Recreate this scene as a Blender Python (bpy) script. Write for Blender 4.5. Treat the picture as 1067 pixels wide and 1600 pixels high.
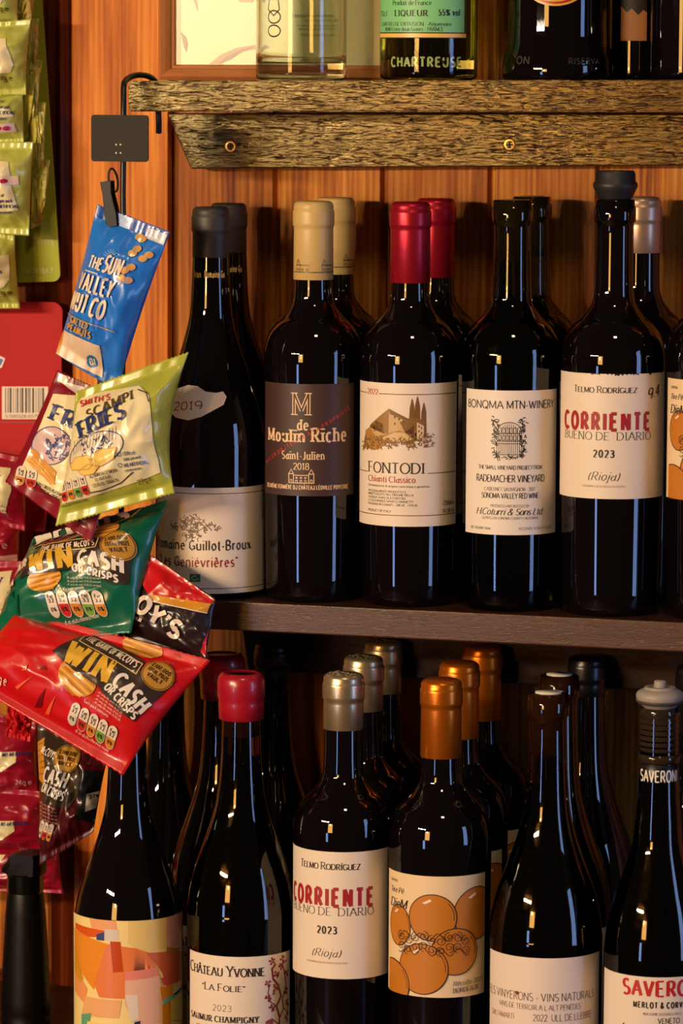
import bpy, bmesh, math, random
from mathutils import Vector, Matrix, noise

for o in list(bpy.data.objects):
    bpy.data.objects.remove(o)
SC = bpy.context.scene
COL = SC.collection
PI = math.pi
rnd = random.Random(7)

# ------------------------------------------------------------------ camera
F = 6000.0                       # focal length in pixels of the 1067x1600 frame
YAW, PITCH, ROLL = math.radians(16.5), math.atan(695 / F), 0.005
FWD = Vector((-math.sin(YAW) * math.cos(PITCH), math.cos(YAW) * math.cos(PITCH), -math.sin(PITCH)))
_r0 = Vector((math.cos(YAW), math.sin(YAW), 0))
_u0 = _r0.cross(FWD)
RT = _r0 * math.cos(ROLL) + _u0 * math.sin(ROLL)
UP = _u0 * math.cos(ROLL) - _r0 * math.sin(ROLL)


def raydir(px, py):
    return FWD * F + RT * (px - 533.5) - UP * (py - 800)


REF = Vector((0.05, -0.125, 1.26))       # the point that sits at pixel (639, 700)
DIST = 2.93
_d = raydir(639, 700)
CAM = REF - _d * (DIST / F)


def at(px, py, Y):
    """point on the vertical plane y = Y seen at a pixel"""
    d = raydir(px, py)
    return CAM + d * ((Y - CAM.y) / d.y)


def depth(p):
    return (p - CAM).dot(FWD)


def pix(p):
    v = p - CAM
    k = F / v.dot(FWD)
    return 533.5 + v.dot(RT) * k, 800 - v.dot(UP) * k


cam = bpy.data.cameras.new('camera')
cam.sensor_fit = 'VERTICAL'
cam.sensor_height = 36
cam.lens = F / 1600 * 36
cam.clip_start = 0.05
co = bpy.data.objects.new('camera', cam)
COL.objects.link(co)
co.matrix_world = Matrix(((RT.x, UP.x, -FWD.x, CAM.x), (RT.y, UP.y, -FWD.y, CAM.y), (RT.z, UP.z, -FWD.z, CAM.z), (0, 0, 0, 1)))
SC.camera = co
cam.dof.use_dof = True
cam.dof.focus_distance = DIST - 0.04
cam.dof.aperture_fstop = 11.0

# ------------------------------------------------------------------ world, lights, exposure
SC.view_settings.view_transform = 'Standard'
SC.view_settings.look = 'None'
SC.view_settings.gamma = 1
SC.view_settings.use_curve_mapping = False
SC.view_settings.exposure = 0.1
w = bpy.data.worlds.new('room_glow')
SC.world = w
w.use_nodes = True
w.node_tree.nodes['Background'].inputs[0].default_value = (1.0, 0.72, 0.45, 1)
w.node_tree.nodes['Background'].inputs[1].default_value = 0.035
MID = Vector((0.0, -0.12, 1.25))


def area(name, az, el, dist, sx, sy, power, color, target=MID, spread=None):
    L = bpy.data.lights.new(name, 'AREA')
    L.shape = 'RECTANGLE'
    L.size, L.size_y = sx, sy
    L.energy = power
    L.color = color
    if spread:
        L.spread = math.radians(spread)
    o = bpy.data.objects.new(name, L)
    a, e = math.radians(az), math.radians(el)
    o.location = target + Vector((math.sin(a) * math.cos(e), -math.cos(a) * math.cos(e), math.sin(e))) * dist
    o.rotation_euler = (target - o.location).to_track_quat('-Z', 'Y').to_euler()
    COL.objects.link(o)
    return o


def bulb(name, az, el, dist, r, power, color):
    L = bpy.data.lights.new(name, 'POINT')
    L.shadow_soft_size = r
    L.energy = power
    L.color = color
    o = bpy.data.objects.new(name, L)
    a, e = math.radians(az), math.radians(el)
    o.location = MID + Vector((math.sin(a) * math.cos(e), -math.cos(a) * math.cos(e), math.sin(e))) * dist
    COL.objects.link(o)


WARM = (1.0, 0.76, 0.49)
COOL = (0.30, 0.48, 1.0)
for k in range(5):
    bulb('bar_lamp_bulb', -34 + 4.0 * k, 10.5, 2.6, 0.045, 41, WARM)
bulb('pendant_bulb', -12, 5, 2.5, 0.04, 16, (1.0, 0.6, 0.26))
area('wall_lamp_warm', -12.4, 3, 3.4, 0.6, 0.6, 20, (1.0, 0.50, 0.12))
area('door_daylight', -19.5, -9, 4.0, 0.32, 0.75, 9, COOL)
area('window_daylight', 72, 0, 2.6, 0.4, 1.3, 11, COOL)
area('ceiling_lamp_warm', 25, 48, 2.4, 0.25, 0.25, 8, WARM)

# ------------------------------------------------------------------ materials


def lin(c):
    return tuple(((v / 255) / 12.92 if v / 255 <= 0.04045 else ((v / 255 + 0.055) / 1.055) ** 2.4) for v in c)


_mats = {}


def mat(name, col, rough=0.5, metal=0.0, spec=0.5, coat=0.0, trans=0.0, ior=1.5, coat_rough=0.05, key=None):
    k = key or (name, tuple(col), rough, metal, spec, coat, trans)
    if k in _mats:
        return _mats[k]
    m = bpy.data.materials.new(name)
    m.use_nodes = True
    b = m.node_tree.nodes['Principled BSDF']
    b.inputs['Base Color'].default_value = (*lin(col), 1)
    b.inputs['Roughness'].default_value = rough
    b.inputs['Metallic'].default_value = metal
    b.inputs['Specular IOR Level'].default_value = spec
    b.inputs['Coat Weight'].default_value = coat
    b.inputs['Coat Roughness'].default_value = coat_rough
    b.inputs['Transmission Weight'].default_value = trans
    b.inputs['IOR'].default_value = ior
    _mats[k] = m
    return m


def nd(m, t, **kw):
    n = m.node_tree.nodes.new(t)
    for k, v in kw.items():
        setattr(n, k, v)
    return n


def lk(m, a, b):
    m.node_tree.links.new(a, b)


def ramp(m, fac, stops):
    r = nd(m, 'ShaderNodeValToRGB')
    e = r.color_ramp.elements
    while len(e) < len(stops):
        e.new(0.5)
    for i, (p, c) in enumerate(stops):
        e[i].position = p
        e[i].color = (*lin(c), 1)
    lk(m, fac, r.inputs[0])
    return r.outputs[0]


def coords(m, scale, offset=(0, 0, 0)):
    tc = nd(m, 'ShaderNodeTexCoord')
    mp = nd(m, 'ShaderNodeMapping')
    mp.inputs['Scale'].default_value = scale
    mp.inputs['Location'].default_value = offset
    lk(m, tc.outputs['Object'], mp.inputs[0])
    return mp.outputs[0]


def noise_tex(m, vec, scale, detail=4, rough=0.55, dist=0.0):
    n = nd(m, 'ShaderNodeTexNoise')
    n.inputs['Scale'].default_value = scale
    n.inputs['Detail'].default_value = detail
    n.inputs['Roughness'].default_value = rough
    n.inputs['Distortion'].default_value = dist
    lk(m, vec, n.inputs['Vector'])
    return n.outputs[0]


def bump(m, height, strength, distance):
    b = nd(m, 'ShaderNodeBump')
    b.inputs['Strength'].default_value = strength
    b.inputs['Distance'].default_value = distance
    lk(m, height, b.inputs['Height'])
    lk(m, b.outputs[0], m.node_tree.nodes['Principled BSDF'].inputs['Normal'])


def mth(m, op, a, b=None):
    n = nd(m, 'ShaderNodeMath', operation=op)
    for i, v in enumerate((a, b)):
        if v is None:
            continue
        if isinstance(v, (int, float)):
            n.inputs[i].default_value = v
        else:
            lk(m, v, n.inputs[i])
    return n.outputs[0]


def mixc(m, fac, a, b, mode='MIX'):
    n = nd(m, 'ShaderNodeMix', data_type='RGBA', blend_type=mode)
    if isinstance(fac, (int, float)):
        n.inputs[0].default_value = fac
    else:
        lk(m, fac, n.inputs[0])
    for i, v in ((6, a), (7, b)):
        if isinstance(v, tuple):
            n.inputs[i].default_value = (*lin(v), 1)
        else:
            lk(m, v, n.inputs[i])
    return n.outputs[2]


def wood_mat(name, dark, mid, light, pitch=None, x0=0.0, rough=0.42, coat=0.25):
    """vertical-grain varnished pine"""
    m = mat(name, mid, rough, spec=0.15, coat=coat, coat_rough=0.25, key=name)
    b = m.node_tree.nodes['Principled BSDF']
    v = coords(m, (52, 52, 3.0))
    if pitch:
        tc = nd(m, 'ShaderNodeTexCoord')
        sp = nd(m, 'ShaderNodeSeparateXYZ')
        lk(m, tc.outputs['Object'], sp.inputs[0])
        idx = mth(m, 'FLOOR', mth(m, 'DIVIDE', mth(m, 'SUBTRACT', sp.outputs[0], x0), pitch))
        wn = nd(m, 'ShaderNodeTexWhiteNoise', noise_dimensions='1D')
        lk(m, idx, wn.inputs['W'])
        ad = nd(m, 'ShaderNodeVectorMath', operation='ADD')
        lk(m, v, ad.inputs[0])
        cb = nd(m, 'ShaderNodeCombineXYZ')
        lk(m, mth(m, 'MULTIPLY', wn.outputs[0], 40.0), cb.inputs[2])
        lk(m, mth(m, 'MULTIPLY', wn.outputs[0], 17.0), cb.inputs[0])
        lk(m, cb.outputs[0], ad.inputs[1])
        v = ad.outputs[0]
    g1 = noise_tex(m, v, 1.0, 5, 0.6, 0.6)
    wv = nd(m, 'ShaderNodeTexWave', wave_type='BANDS', bands_direction='X')
    wv.inputs['Scale'].default_value = 1.1
    wv.inputs['Distortion'].default_value = 6.0
    wv.inputs['Detail'].default_value = 3
    wv.inputs['Detail Scale'].default_value = 0.7
    lk(m, v, wv.inputs['Vector'])
    fine = noise_tex(m, coords(m, (420, 420, 9)), 1.0, 2, 0.5)
    f = mth(m, 'ADD', mth(m, 'MULTIPLY', g1, 0.72), mth(m, 'ADD', mth(m, 'MULTIPLY', wv.outputs['Fac'], 0.06), mth(m, 'MULTIPLY', fine, 0.22)))
    c = ramp(m, f, [(0.36, dark), (0.50, mid), (0.66, light)])
    if pitch:
        sh = mth(m, 'ADD', mth(m, 'MULTIPLY', wn.outputs[0], 0.35), 0.0)
        c = mixc(m, sh, c, dark)
    lk(m, c, b.inputs['Base Color'])
    bump(m, f, 0.25, 0.001)
    return m


def dark_wood(name, base, light, cracked=1.0, rough=0.38, spec=0.6, tint=(255, 240, 225)):
    """dark stained board under crackled varnish, grain along x"""
    m = mat(name, base, rough, spec=spec, key=name)
    m.node_tree.nodes['Principled BSDF'].inputs['Specular Tint'].default_value = (*lin(tint), 1)
    b = m.node_tree.nodes['Principled BSDF']
    g = noise_tex(m, coords(m, (7, 60, 90)), 1.0, 6, 0.65, 0.8)
    c = ramp(m, g, [(0.3, base), (0.75, light)])
    lk(m, c, b.inputs['Base Color'])
    cr = noise_tex(m, coords(m, (75, 260, 720)), 1.0, 4, 0.6, 1.6)
    sp = noise_tex(m, coords(m, (90, 240, 700)), 1.0, 2, 0.5)
    mr = nd(m, 'ShaderNodeMapRange', interpolation_type='SMOOTHSTEP')
    mr.inputs['From Min'].default_value = 0.32
    mr.inputs['From Max'].default_value = 0.46
    lk(m, cr, mr.inputs['Value'])
    lk(m, mixc(m, mr.outputs[0], (24, 14, 8), c), b.inputs['Base Color'])
    h = mth(m, 'ADD', mr.outputs[0], mth(m, 'ADD', mth(m, 'MULTIPLY', sp, 0.35), mth(m, 'MULTIPLY', cr, 0.5)))
    bump(m, h, 0.5 * cracked, 0.0007)
    return m


def glass_dark(name, col, rough=0.02):
    return mat(name, col, rough, spec=0.5, coat=0.0, ior=1.52, key=name)


def foil_bump(m, scale, strength, dist):
    n = noise_tex(m, coords(m, (scale, scale, scale)), 1.0, 3, 0.5, 0.4)
    bump(m, n, strength, dist)


PINE = wood_mat('pine_boards', (108, 48, 12), (178, 104, 34), (220, 156, 68), pitch=0.0885, x0=0.0, rough=.55, coat=.0)
PINE2 = wood_mat('pine_stile', (160, 78, 16), (204, 118, 34), (230, 152, 60), rough=0.5, coat=.0)
MOULD = wood_mat('red_brown_moulding', (58, 20, 8), (92, 36, 14), (128, 58, 26), rough=0.35, coat=0.3)
SHELF_TOP = dark_wood('crackled_dark_varnish', (44, 26, 20), (70, 44, 30), 0.85, 0.09, 0.34, (255, 232, 160))
SHELF_MID = dark_wood('dark_stained_board', (54, 27, 17), (74, 42, 28), 0.4, 0.32, .5)
COUNTER = dark_wood('counter_board', (34, 15, 10), (50, 26, 16), 0.4, 0.5, .15)
BLACKGLASS = glass_dark('wine_dark_glass', (9, 5, 7))
BLACK_PLASTIC = mat('black_plastic', (10, 8, 8), 0.42, spec=0.2)
RUBBER = mat('black_rubber', (26, 24, 27), 0.5)
GREY_RUBBER = mat('grey_rubber', (150, 140, 132), 0.5)
BLACK_METAL = mat('black_powder_coat', (20, 16, 12), 0.36, spec=0.5)
BRASS = mat('brass_screw', (176, 128, 60), 0.35, metal=1.0)
CORK = mat('cork', (140, 98, 58), 0.8)
WHITE = mat('white_print', (226, 214, 200), 0.5)
CLEAR = mat('clear_glass', (246, 250, 240), 0.0, trans=1.0, ior=1.46, key='clear_glass')
GREENGLASS = mat('green_bottle_glass', (62, 70, 22), 0.01, trans=1.0, ior=1.5, key='green_bottle_glass')
BROWNGLASS = mat('olive_bottle_glass', (92, 68, 34), 0.01, trans=1.0, ior=1.5, key='olive_bottle_glass')
WINE = mat('red_wine', (12, 3, 6), 0.1, key='red_wine')

# ------------------------------------------------------------------ object helpers


def tag(o, label=None, cat=None, group=None, kind=None):
    if label:
        o['label'] = label
    if cat:
        o['category'] = cat
    if group:
        o['group'] = group
    if kind:
        o['kind'] = kind
    return o


def empty(name, loc, label, cat, group=None, rot=(0, 0, 0)):
    o = bpy.data.objects.new(name, None)
    COL.objects.link(o)
    o.location = loc
    o.rotation_euler = rot
    o.empty_display_size = 0.02
    return tag(o, label, cat, group)


def mesh_obj(name, bm, mats, parent=None, smooth=False, auto=None):
    me = bpy.data.meshes.new(name)
    bm.normal_update()
    bm.to_mesh(me)
    bm.free()
    for m in (mats if isinstance(mats, (list, tuple)) else [mats]):
        me.materials.append(m)
    if smooth:
        me.polygons.foreach_set('use_smooth', [True] * len(me.polygons))
        if auto:
            try:
                me.set_sharp_from_angle(angle=math.radians(auto))
            except Exception:
                pass
    o = bpy.data.objects.new(name, me)
    COL.objects.link(o)
    if parent:
        o.parent = parent
    return o


def print_on(obj, bm, mats):
    """add printed faces to the mesh of the part that carries them"""
    k = len(obj.data.materials)
    for m in mats:
        obj.data.materials.append(m)
    for f in bm.faces:
        f.material_index += k
        f.smooth = True
    merge(bm2 := bmesh.new(), bm)
    bm2.from_mesh(obj.data)
    bm2.to_mesh(obj.data)
    bm2.free()
    return obj


def copy_tree(o, parent=None):
    c = o.copy()
    COL.objects.link(c)
    if parent:
        c.parent = parent
    for ch in list(o.children):
        copy_tree(ch, c)
    return c


def add_box(bm, lo, hi, bevel=0.0):
    t = bmesh.new()
    vs = [t.verts.new((x, y, z)) for x in (lo[0], hi[0]) for y in (lo[1], hi[1]) for z in (lo[2], hi[2])]
    for f in ((0, 1, 3, 2), (4, 6, 7, 5), (0, 4, 5, 1), (2, 3, 7, 6), (0, 2, 6, 4), (1, 5, 7, 3)):
        t.faces.new([vs[i] for i in f])
    bmesh.ops.recalc_face_normals(t, faces=t.faces)
    if bevel:
        bmesh.ops.bevel(t, geom=list(t.edges), offset=bevel, segments=2, affect='EDGES', profile=0.6)
    merge(bm, t)


def merge(bm, t):
    me = bpy.data.meshes.new('tmp')
    t.to_mesh(me)
    t.free()
    bm.from_mesh(me)
    bpy.data.meshes.remove(me)


def add_prism(bm, pts, axis, a, b, bevel=0.0):
    """polygon pts (2-D) extruded along an axis from a to b"""
    t = bmesh.new()

    def mk(p, d):
        return {'x': (d, p[0], p[1]), 'y': (p[0], d, p[1]), 'z': (p[0], p[1], d)}[axis]
    A = [t.verts.new(mk(p, a)) for p in pts]
    B = [t.verts.new(mk(p, b)) for p in pts]
    n = len(pts)
    t.faces.new(A)
    t.faces.new(B[::-1])
    for i in range(n):
        t.faces.new((A[i], B[i], B[(i + 1) % n], A[(i + 1) % n]))
    bmesh.ops.recalc_face_normals(t, faces=t.faces)
    if bevel:
        bmesh.ops.bevel(t, geom=list(t.edges), offset=bevel, segments=2, affect='EDGES', profile=0.6)
    merge(bm, t)


def add_lathe(bm, prof, seg=64, center=(0, 0, 0), closed=False):
    """prof: (r, z) list bottom to top; r = 0 ends become poles"""
    rings = []
    cx, cy, cz = center
    for r, z in prof:
        if r <= 1e-7:
            rings.append([bm.verts.new((cx, cy, cz + z))])
        else:
            rings.append([bm.verts.new((cx + r * math.cos(2 * PI * i / seg), cy + r * math.sin(2 * PI * i / seg), cz + z)) for i in range(seg)])
    for a, b in zip(rings, rings[1:]):
        if len(a) == 1 and len(b) == 1:
            continue
        for i in range(seg):
            j = (i + 1) % seg
            if len(a) == 1:
                bm.faces.new((a[0], b[j], b[i]))
            elif len(b) == 1:
                bm.faces.new((a[i], a[j], b[0]))
            else:
                bm.faces.new((a[i], a[j], b[j], b[i]))


def add_tube(bm, pts, r, seg=12, closed=False):
    pts = [Vector(p) for p in pts]
    n = len(pts)
    rings = []
    ref = None
    for i, p in enumerate(pts):
        d = (pts[min(i + 1, n - 1)] - pts[max(i - 1, 0)]).normalized()
        if ref is None:
            ref = d.orthogonal().normalized()
        ref = (ref - d * ref.dot(d)).normalized()
        s = d.cross(ref)
        rings.append([bm.verts.new(p + (ref * math.cos(2 * PI * k / seg) + s * math.sin(2 * PI * k / seg)) * r) for k in range(seg)])
    for a, b in zip(rings, rings[1:]):
        for k in range(seg):
            j = (k + 1) % seg
            bm.faces.new((a[k], a[j], b[j], b[k]))
    bm.faces.new(rings[0][::-1])
    bm.faces.new(rings[-1])


def catmull(pts, n=6):
    out = []
    P = [pts[0]] + list(pts) + [pts[-1]]
    for i in range(1, len(P) - 2):
        p0, p1, p2, p3 = P[i - 1], P[i], P[i + 1], P[i + 2]
        for k in range(n):
            t = k / n
            out.append(tuple(0.5 * (2 * b + (c - a) * t + (2 * a - 5 * b + 4 * c - d) * t * t + (3 * b - a - 3 * c + d) * t ** 3) for a, b, c, d in zip(p0, p1, p2, p3)))
    out.append(tuple(pts[-1]))
    return out


# ------------------------------------------------------------------ lettering: strokes drawn with a pen
def arc(cx, cy, rx, ry, a0, a1):
    n = max(4, int(abs(a1 - a0) / 20))
    return [(cx + rx * math.cos(math.radians(a0 + (a1 - a0) * i / n)), cy + ry * math.sin(math.radians(a0 + (a1 - a0) * i / n))) for i in range(n + 1)]


XH = 0.68
G = {
    'A': (.8, [[(0, 0), (.4, 1)], [(.4, 1), (.8, 0)], [(.15, .36), (.65, .36)]]),
    'B': (.66, [[(.06, 0), (.06, 1)], [(.06, 1), (.3, 1)] + arc(.32, .76, .25, .24, 90, -90) + [(.06, .52)], [(.06, .52), (.33, .52)] + arc(.34, .26, .3, .26, 90, -90) + [(.06, 0)]]),
    'C': (.76, [arc(.42, .5, .4, .5, 48, 312)]),
    'D': (.8, [[(.06, 0), (.06, 1)], [(.06, 1), (.3, 1)] + arc(.32, .5, .44, .5, 90, -90) + [(.06, 0)]]),
    'E': (.6, [[(.06, 0), (.06, 1)], [(.06, 1), (.56, 1)], [(.06, .52), (.48, .52)], [(.06, 0), (.58, 0)]]),
    'F': (.56, [[(.06, 0), (.06, 1)], [(.06, 1), (.55, 1)], [(.06, .5), (.46, .5)]]),
    'G': (.8, [arc(.42, .5, .4, .5, 48, 350), [(.78, .42), (.78, .08)], [(.5, .42), (.8, .42)]]),
    'H': (.76, [[(.06, 0), (.06, 1)], [(.7, 0), (.7, 1)], [(.06, .52), (.7, .52)]]),
    'I': (.26, [[(.13, 0), (.13, 1)]]),
    'J': (.46, [[(.36, 1), (.36, .2)] + arc(.2, .2, .16, .2, 0, -150)]),
    'K': (.7, [[(.06, 0), (.06, 1)], [(.64, 1), (.08, .42)], [(.26, .6), (.68, 0)]]),
    'L': (.56, [[(.06, 1), (.06, 0)], [(.06, 0), (.55, 0)]]),
    'M': (.94, [[(.07, 0), (.07, 1)], [(.07, 1), (.47, .1)], [(.47, .1), (.87, 1)], [(.87, 1), (.87, 0)]]),
    'N': (.78, [[(.07, 0), (.07, 1)], [(.07, 1), (.71, 0)], [(.71, 0), (.71, 1)]]),
    'O': (.84, [arc(.42, .5, .4, .5, 90, 450)]),
    'P': (.62, [[(.06, 0), (.06, 1)], [(.06, 1), (.3, 1)] + arc(.32, .73, .26, .27, 90, -90) + [(.06, .46)]]),
    'Q': (.84, [arc(.42, .5, .4, .5, 90, 450), [(.45, .25), (.8, -.1)]]),
    'R': (.68, [[(.06, 0), (.06, 1)], [(.06, 1), (.3, 1)] + arc(.32, .74, .25, .26, 90, -90) + [(.06, .48)], [(.3, .48), (.66, 0)]]),
    'S': (.6, [arc(.3, .75, .24, .25, 40, 270) + arc(.3, .25, .27, .25, 90, -140)]),
    'T': (.66, [[(.33, 0), (.33, 1)], [(.02, 1), (.64, 1)]]),
    'U': (.74, [[(.07, 1), (.07, .3)] + arc(.37, .3, .3, .3, 180, 360) + [(.67, 1)]]),
    'V': (.76, [[(.02, 1), (.38, 0)], [(.38, 0), (.74, 1)]]),
    'W': (1.1, [[(.02, 1), (.3, 0)], [(.3, 0), (.55, .9)], [(.55, .9), (.8, 0)], [(.8, 0), (1.08, 1)]]),
    'X': (.7, [[(.03, 1), (.67, 0)], [(.03, 0), (.67, 1)]]),
    'Y': (.72, [[(.02, 1), (.36, .48)], [(.7, 1), (.36, .48)], [(.36, .48), (.36, 0)]]),
    'Z': (.66, [[(.05, 1), (.62, 1)], [(.62, 1), (.04, 0)], [(.04, 0), (.63, 0)]]),
    '0': (.6, [arc(.3, .5, .26, .5, 90, 450)]),
    '1': (.4, [[(.06, .82), (.22, 1)], [(.22, 1), (.22, 0)]]),
    '2': (.58, [arc(.28, .72, .24, .28, 160, -30) + [(.04, 0)], [(.04, 0), (.55, 0)]]),
    '3': (.56, [arc(.26, .76, .22, .24, 150, -90) + arc(.26, .27, .26, .27, 90, -150)]),
    '4': (.6, [[(.44, 0), (.44, 1)], [(.44, 1), (.03, .3)], [(.03, .3), (.6, .3)]]),
    '5': (.56, [[(.5, 1), (.12, 1)], [(.12, 1), (.08, .55)] + arc(.26, .32, .25, .32, 120, -150)]),
    '6': (.6, [[(.46, .98), (.3, .9)] + arc(.33, .5, .29, .45, 110, 200) + arc(.3, .3, .26, .3, 180, 530)]),
    '7': (.54, [[(.03, 1), (.52, 1)], [(.52, 1), (.16, 0)]]),
    '8': (.58, [arc(.29, .76, .21, .24, 90, 450), arc(.29, .27, .26, .27, 90, 450)]),
    '9': (.6, [arc(.29, .7, .26, .3, 0, 360) + arc(.26, .5, .29, .5, 10, -70)]),
    'a': (.56, [arc(.26, .27, .21, .27, 60, 330), [(.48, XH), (.48, .1), (.56, 0)]]),
    'b': (.58, [[(.07, 1), (.07, 0)], arc(.3, .33, .23, .33, 150, -150)]),
    'c': (.5, [arc(.29, .33, .24, .34, 50, 310)]),
    'd': (.58, [[(.5, 1), (.5, 0)], arc(.28, .33, .23, .33, 30, 330)]),
    'e': (.54, [[(.06, .36), (.48, .36)] + arc(.28, .34, .23, .34, 10, 315)]),
    'f': (.36, [[(.15, 0), (.15, .8)] + arc(.28, .8, .13, .2, 180, 60), [(.02, XH), (.32, XH)]]),
    'g': (.58, [arc(.28, .36, .22, .31, 30, 330), [(.5, XH), (.5, -.1)] + arc(.28, -.1, .22, .2, 0, -150)]),
    'h': (.6, [[(.07, 1), (.07, 0)], arc(.3, .42, .22, .26, 160, 0) + [(.52, 0)]]),
    'i': (.24, [[(.12, XH), (.12, 0)], [(.12, .9), (.12, .98)]]),
    'j': (.26, [[(.14, XH), (.14, -.12)] + arc(.02, -.12, .12, .16, 0, -100), [(.14, .9), (.14, .98)]]),
    'k': (.54, [[(.07, 1), (.07, 0)], [(.48, XH), (.1, .3)], [(.22, .4), (.52, 0)]]),
    'l': (.24, [[(.12, 1), (.12, 0)]]),
    'm': (.88, [[(.07, XH), (.07, 0)], arc(.25, .42, .18, .26, 160, 0) + [(.43, 0)], arc(.61, .42, .18, .26, 160, 0) + [(.79, 0)]]),
    'n': (.6, [[(.07, XH), (.07, 0)], arc(.3, .42, .22, .26, 160, 0) + [(.52, 0)]]),
    'o': (.58, [arc(.29, .34, .24, .34, 90, 450)]),
    'p': (.58, [[(.07, XH), (.07, -.3)], arc(.3, .34, .23, .33, 150, -150)]),
    'q': (.58, [[(.5, XH), (.5, -.3)], arc(.28, .34, .23, .33, 30, 330)]),
    'r': (.4, [[(.07, XH), (.07, 0)], arc(.26, .42, .18, .26, 160, 50)]),
    's': (.44, [arc(.22, .51, .16, .17, 40, 270) + arc(.22, .17, .18, .17, 90, -140)]),
    't': (.36, [[(.15, .9), (.15, .12), (.24, 0), (.33, .03)], [(.02, XH), (.32, XH)]]),
    'u': (.6, [[(.07, XH), (.07, .22)] + arc(.29, .22, .22, .22, 180, 340), [(.52, XH), (.52, 0)]]),
    'v': (.54, [[(.02, XH), (.27, 0)], [(.27, 0), (.52, XH)]]),
    'w': (.78, [[(.02, XH), (.21, 0)], [(.21, 0), (.39, .6)], [(.39, .6), (.57, 0)], [(.57, 0), (.76, XH)]]),
    'x': (.52, [[(.03, XH), (.49, 0)], [(.03, 0), (.49, XH)]]),
    'y': (.54, [[(.02, XH), (.27, 0)], [(.52, XH), (.2, -.25), (.06, -.28)]]),
    'z': (.5, [[(.04, XH), (.46, XH)], [(.46, XH), (.04, 0)], [(.04, 0), (.47, 0)]]),
    '.': (.2, [[(.1, 0), (.1, .09)]]), ',': (.2, [[(.12, .09), (.06, -.12)]]), '-': (.36, [[(.04, .36), (.32, .36)]]),
    "'": (.18, [[(.1, 1), (.07, .78)]]), '"': (.32, [[(.08, 1), (.06, .78)], [(.22, 1), (.2, .78)]]),
    '(': (.3, [arc(.42, .42, .36, .62, 130, 230)]), ')': (.3, [arc(-.12, .42, .36, .62, 50, -50)]),
    '&': (.76, [[(.7, 0), (.2, .72)] + arc(.32, .82, .15, .17, 200, -30) + arc(.3, .25, .26, .25, 110, 330) + [(.7, .42)]]),
    '%': (.8, [arc(.2, .75, .15, .22, 0, 360), arc(.6, .22, .15, .22, 0, 360), [(.65, 1), (.15, 0)]]),
    '/': (.4, [[(.02, 0), (.38, 1)]]), ':': (.2, [[(.1, 0), (.1, .09)], [(.1, .5), (.1, .59)]]),
    u'\u00a3': (.6, [arc(.32, .75, .2, .25, 20, 180) + [(.14, .1), (.05, 0)], [(.05, 0), (.56, 0)], [(.03, .45), (.4, .45)]]),
    '+': (.5, [[(.25, .1), (.25, .6)], [(.03, .35), (.47, .35)]]),
    '*': (.3, [[(.15, .3), (.15, .42)]]),
}
ACC = {u'\u00c2': ('A', [(.24, 1.1), (.4, 1.25), (.56, 1.1)]), u'\u00c8': ('E', [(.2, 1.25), (.4, 1.1)]), u'\u00c9': ('E', [(.25, 1.1), (.45, 1.25)]),
       u'\u00cd': ('I', [(.1, 1.1), (.25, 1.25)]), u'\u00e9': ('e', [(.22, .78), (.38, .98)]), u'\u00e8': ('e', [(.18, .98), (.36, .78)])}
for k_, (b_, s_) in ACC.items():
    G[k_] = (G[b_][0], G[b_][1] + [s_])

STY = {
    'serif': dict(thick=.15, thin=.07, serif=.1),
    'serifb': dict(thick=.24, thin=.09, serif=.12),
    'light': dict(thick=.1, thin=.05, serif=.08),
    'sans': dict(thick=.12, thin=.11, serif=0),
    'thin': dict(thick=.085, thin=.075, serif=0),
    'bold': dict(thick=.24, thin=.2, serif=0),
    'heavy': dict(thick=.31, thin=.26, serif=0),
    'black': dict(thick=.34, thin=.04, serif=0, nib=42),
    'script': dict(thick=.11, thin=.04, serif=0, slant=.35),
    'italic': dict(thick=.14, thin=.06, serif=.07, slant=.22),
    'deco': dict(thick=.34, thin=.12, serif=0),
}


def ribbon(pts, hw):
    """list of quads along a polyline; hw(dx, dy) is the half width for a direction"""
    n = len(pts)
    L, R = [], []
    for i in range(n):
        def dr(a, b):
            dx, dy = b[0] - a[0], b[1] - a[1]
            l = math.hypot(dx, dy) or 1e-9
            return dx / l, dy / l
        ds = []
        if i > 0:
            ds.append(dr(pts[i - 1], pts[i]))
        if i < n - 1:
            ds.append(dr(pts[i], pts[i + 1]))
        if i == 0 or i == n - 1:
            if math.hypot(pts[0][0] - pts[-1][0], pts[0][1] - pts[-1][1]) < 1e-6 and n > 3:
                ds = [dr(pts[-2], pts[-1]), dr(pts[0], pts[1])]
        dx = sum(d[0] for d in ds) / len(ds)
        dy = sum(d[1] for d in ds) / len(ds)
        l = math.hypot(dx, dy)
        if l < 0.3:
            dx, dy = ds[-1]
            l = 1
        k = min(1 / l, 1.5)
        dx, dy = dx / math.hypot(dx, dy), dy / math.hypot(dx, dy)
        h = sum(hw(*d) for d in ds) / len(ds) * k
        L.append((pts[i][0] - dy * h, pts[i][1] + dx * h))
        R.append((pts[i][0] + dy * h, pts[i][1] - dx * h))
    return [(L[i], L[i + 1], R[i + 1], R[i]) for i in range(n - 1)]


def densify(pts, mx):
    out = [pts[0]]
    for a, b in zip(pts, pts[1:]):
        k = max(1, int(math.hypot(b[0] - a[0], b[1] - a[1]) / mx))
        out += [(a[0] + (b[0] - a[0]) * i / k, a[1] + (b[1] - a[1]) * i / k) for i in range(1, k + 1)]
    return out


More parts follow.
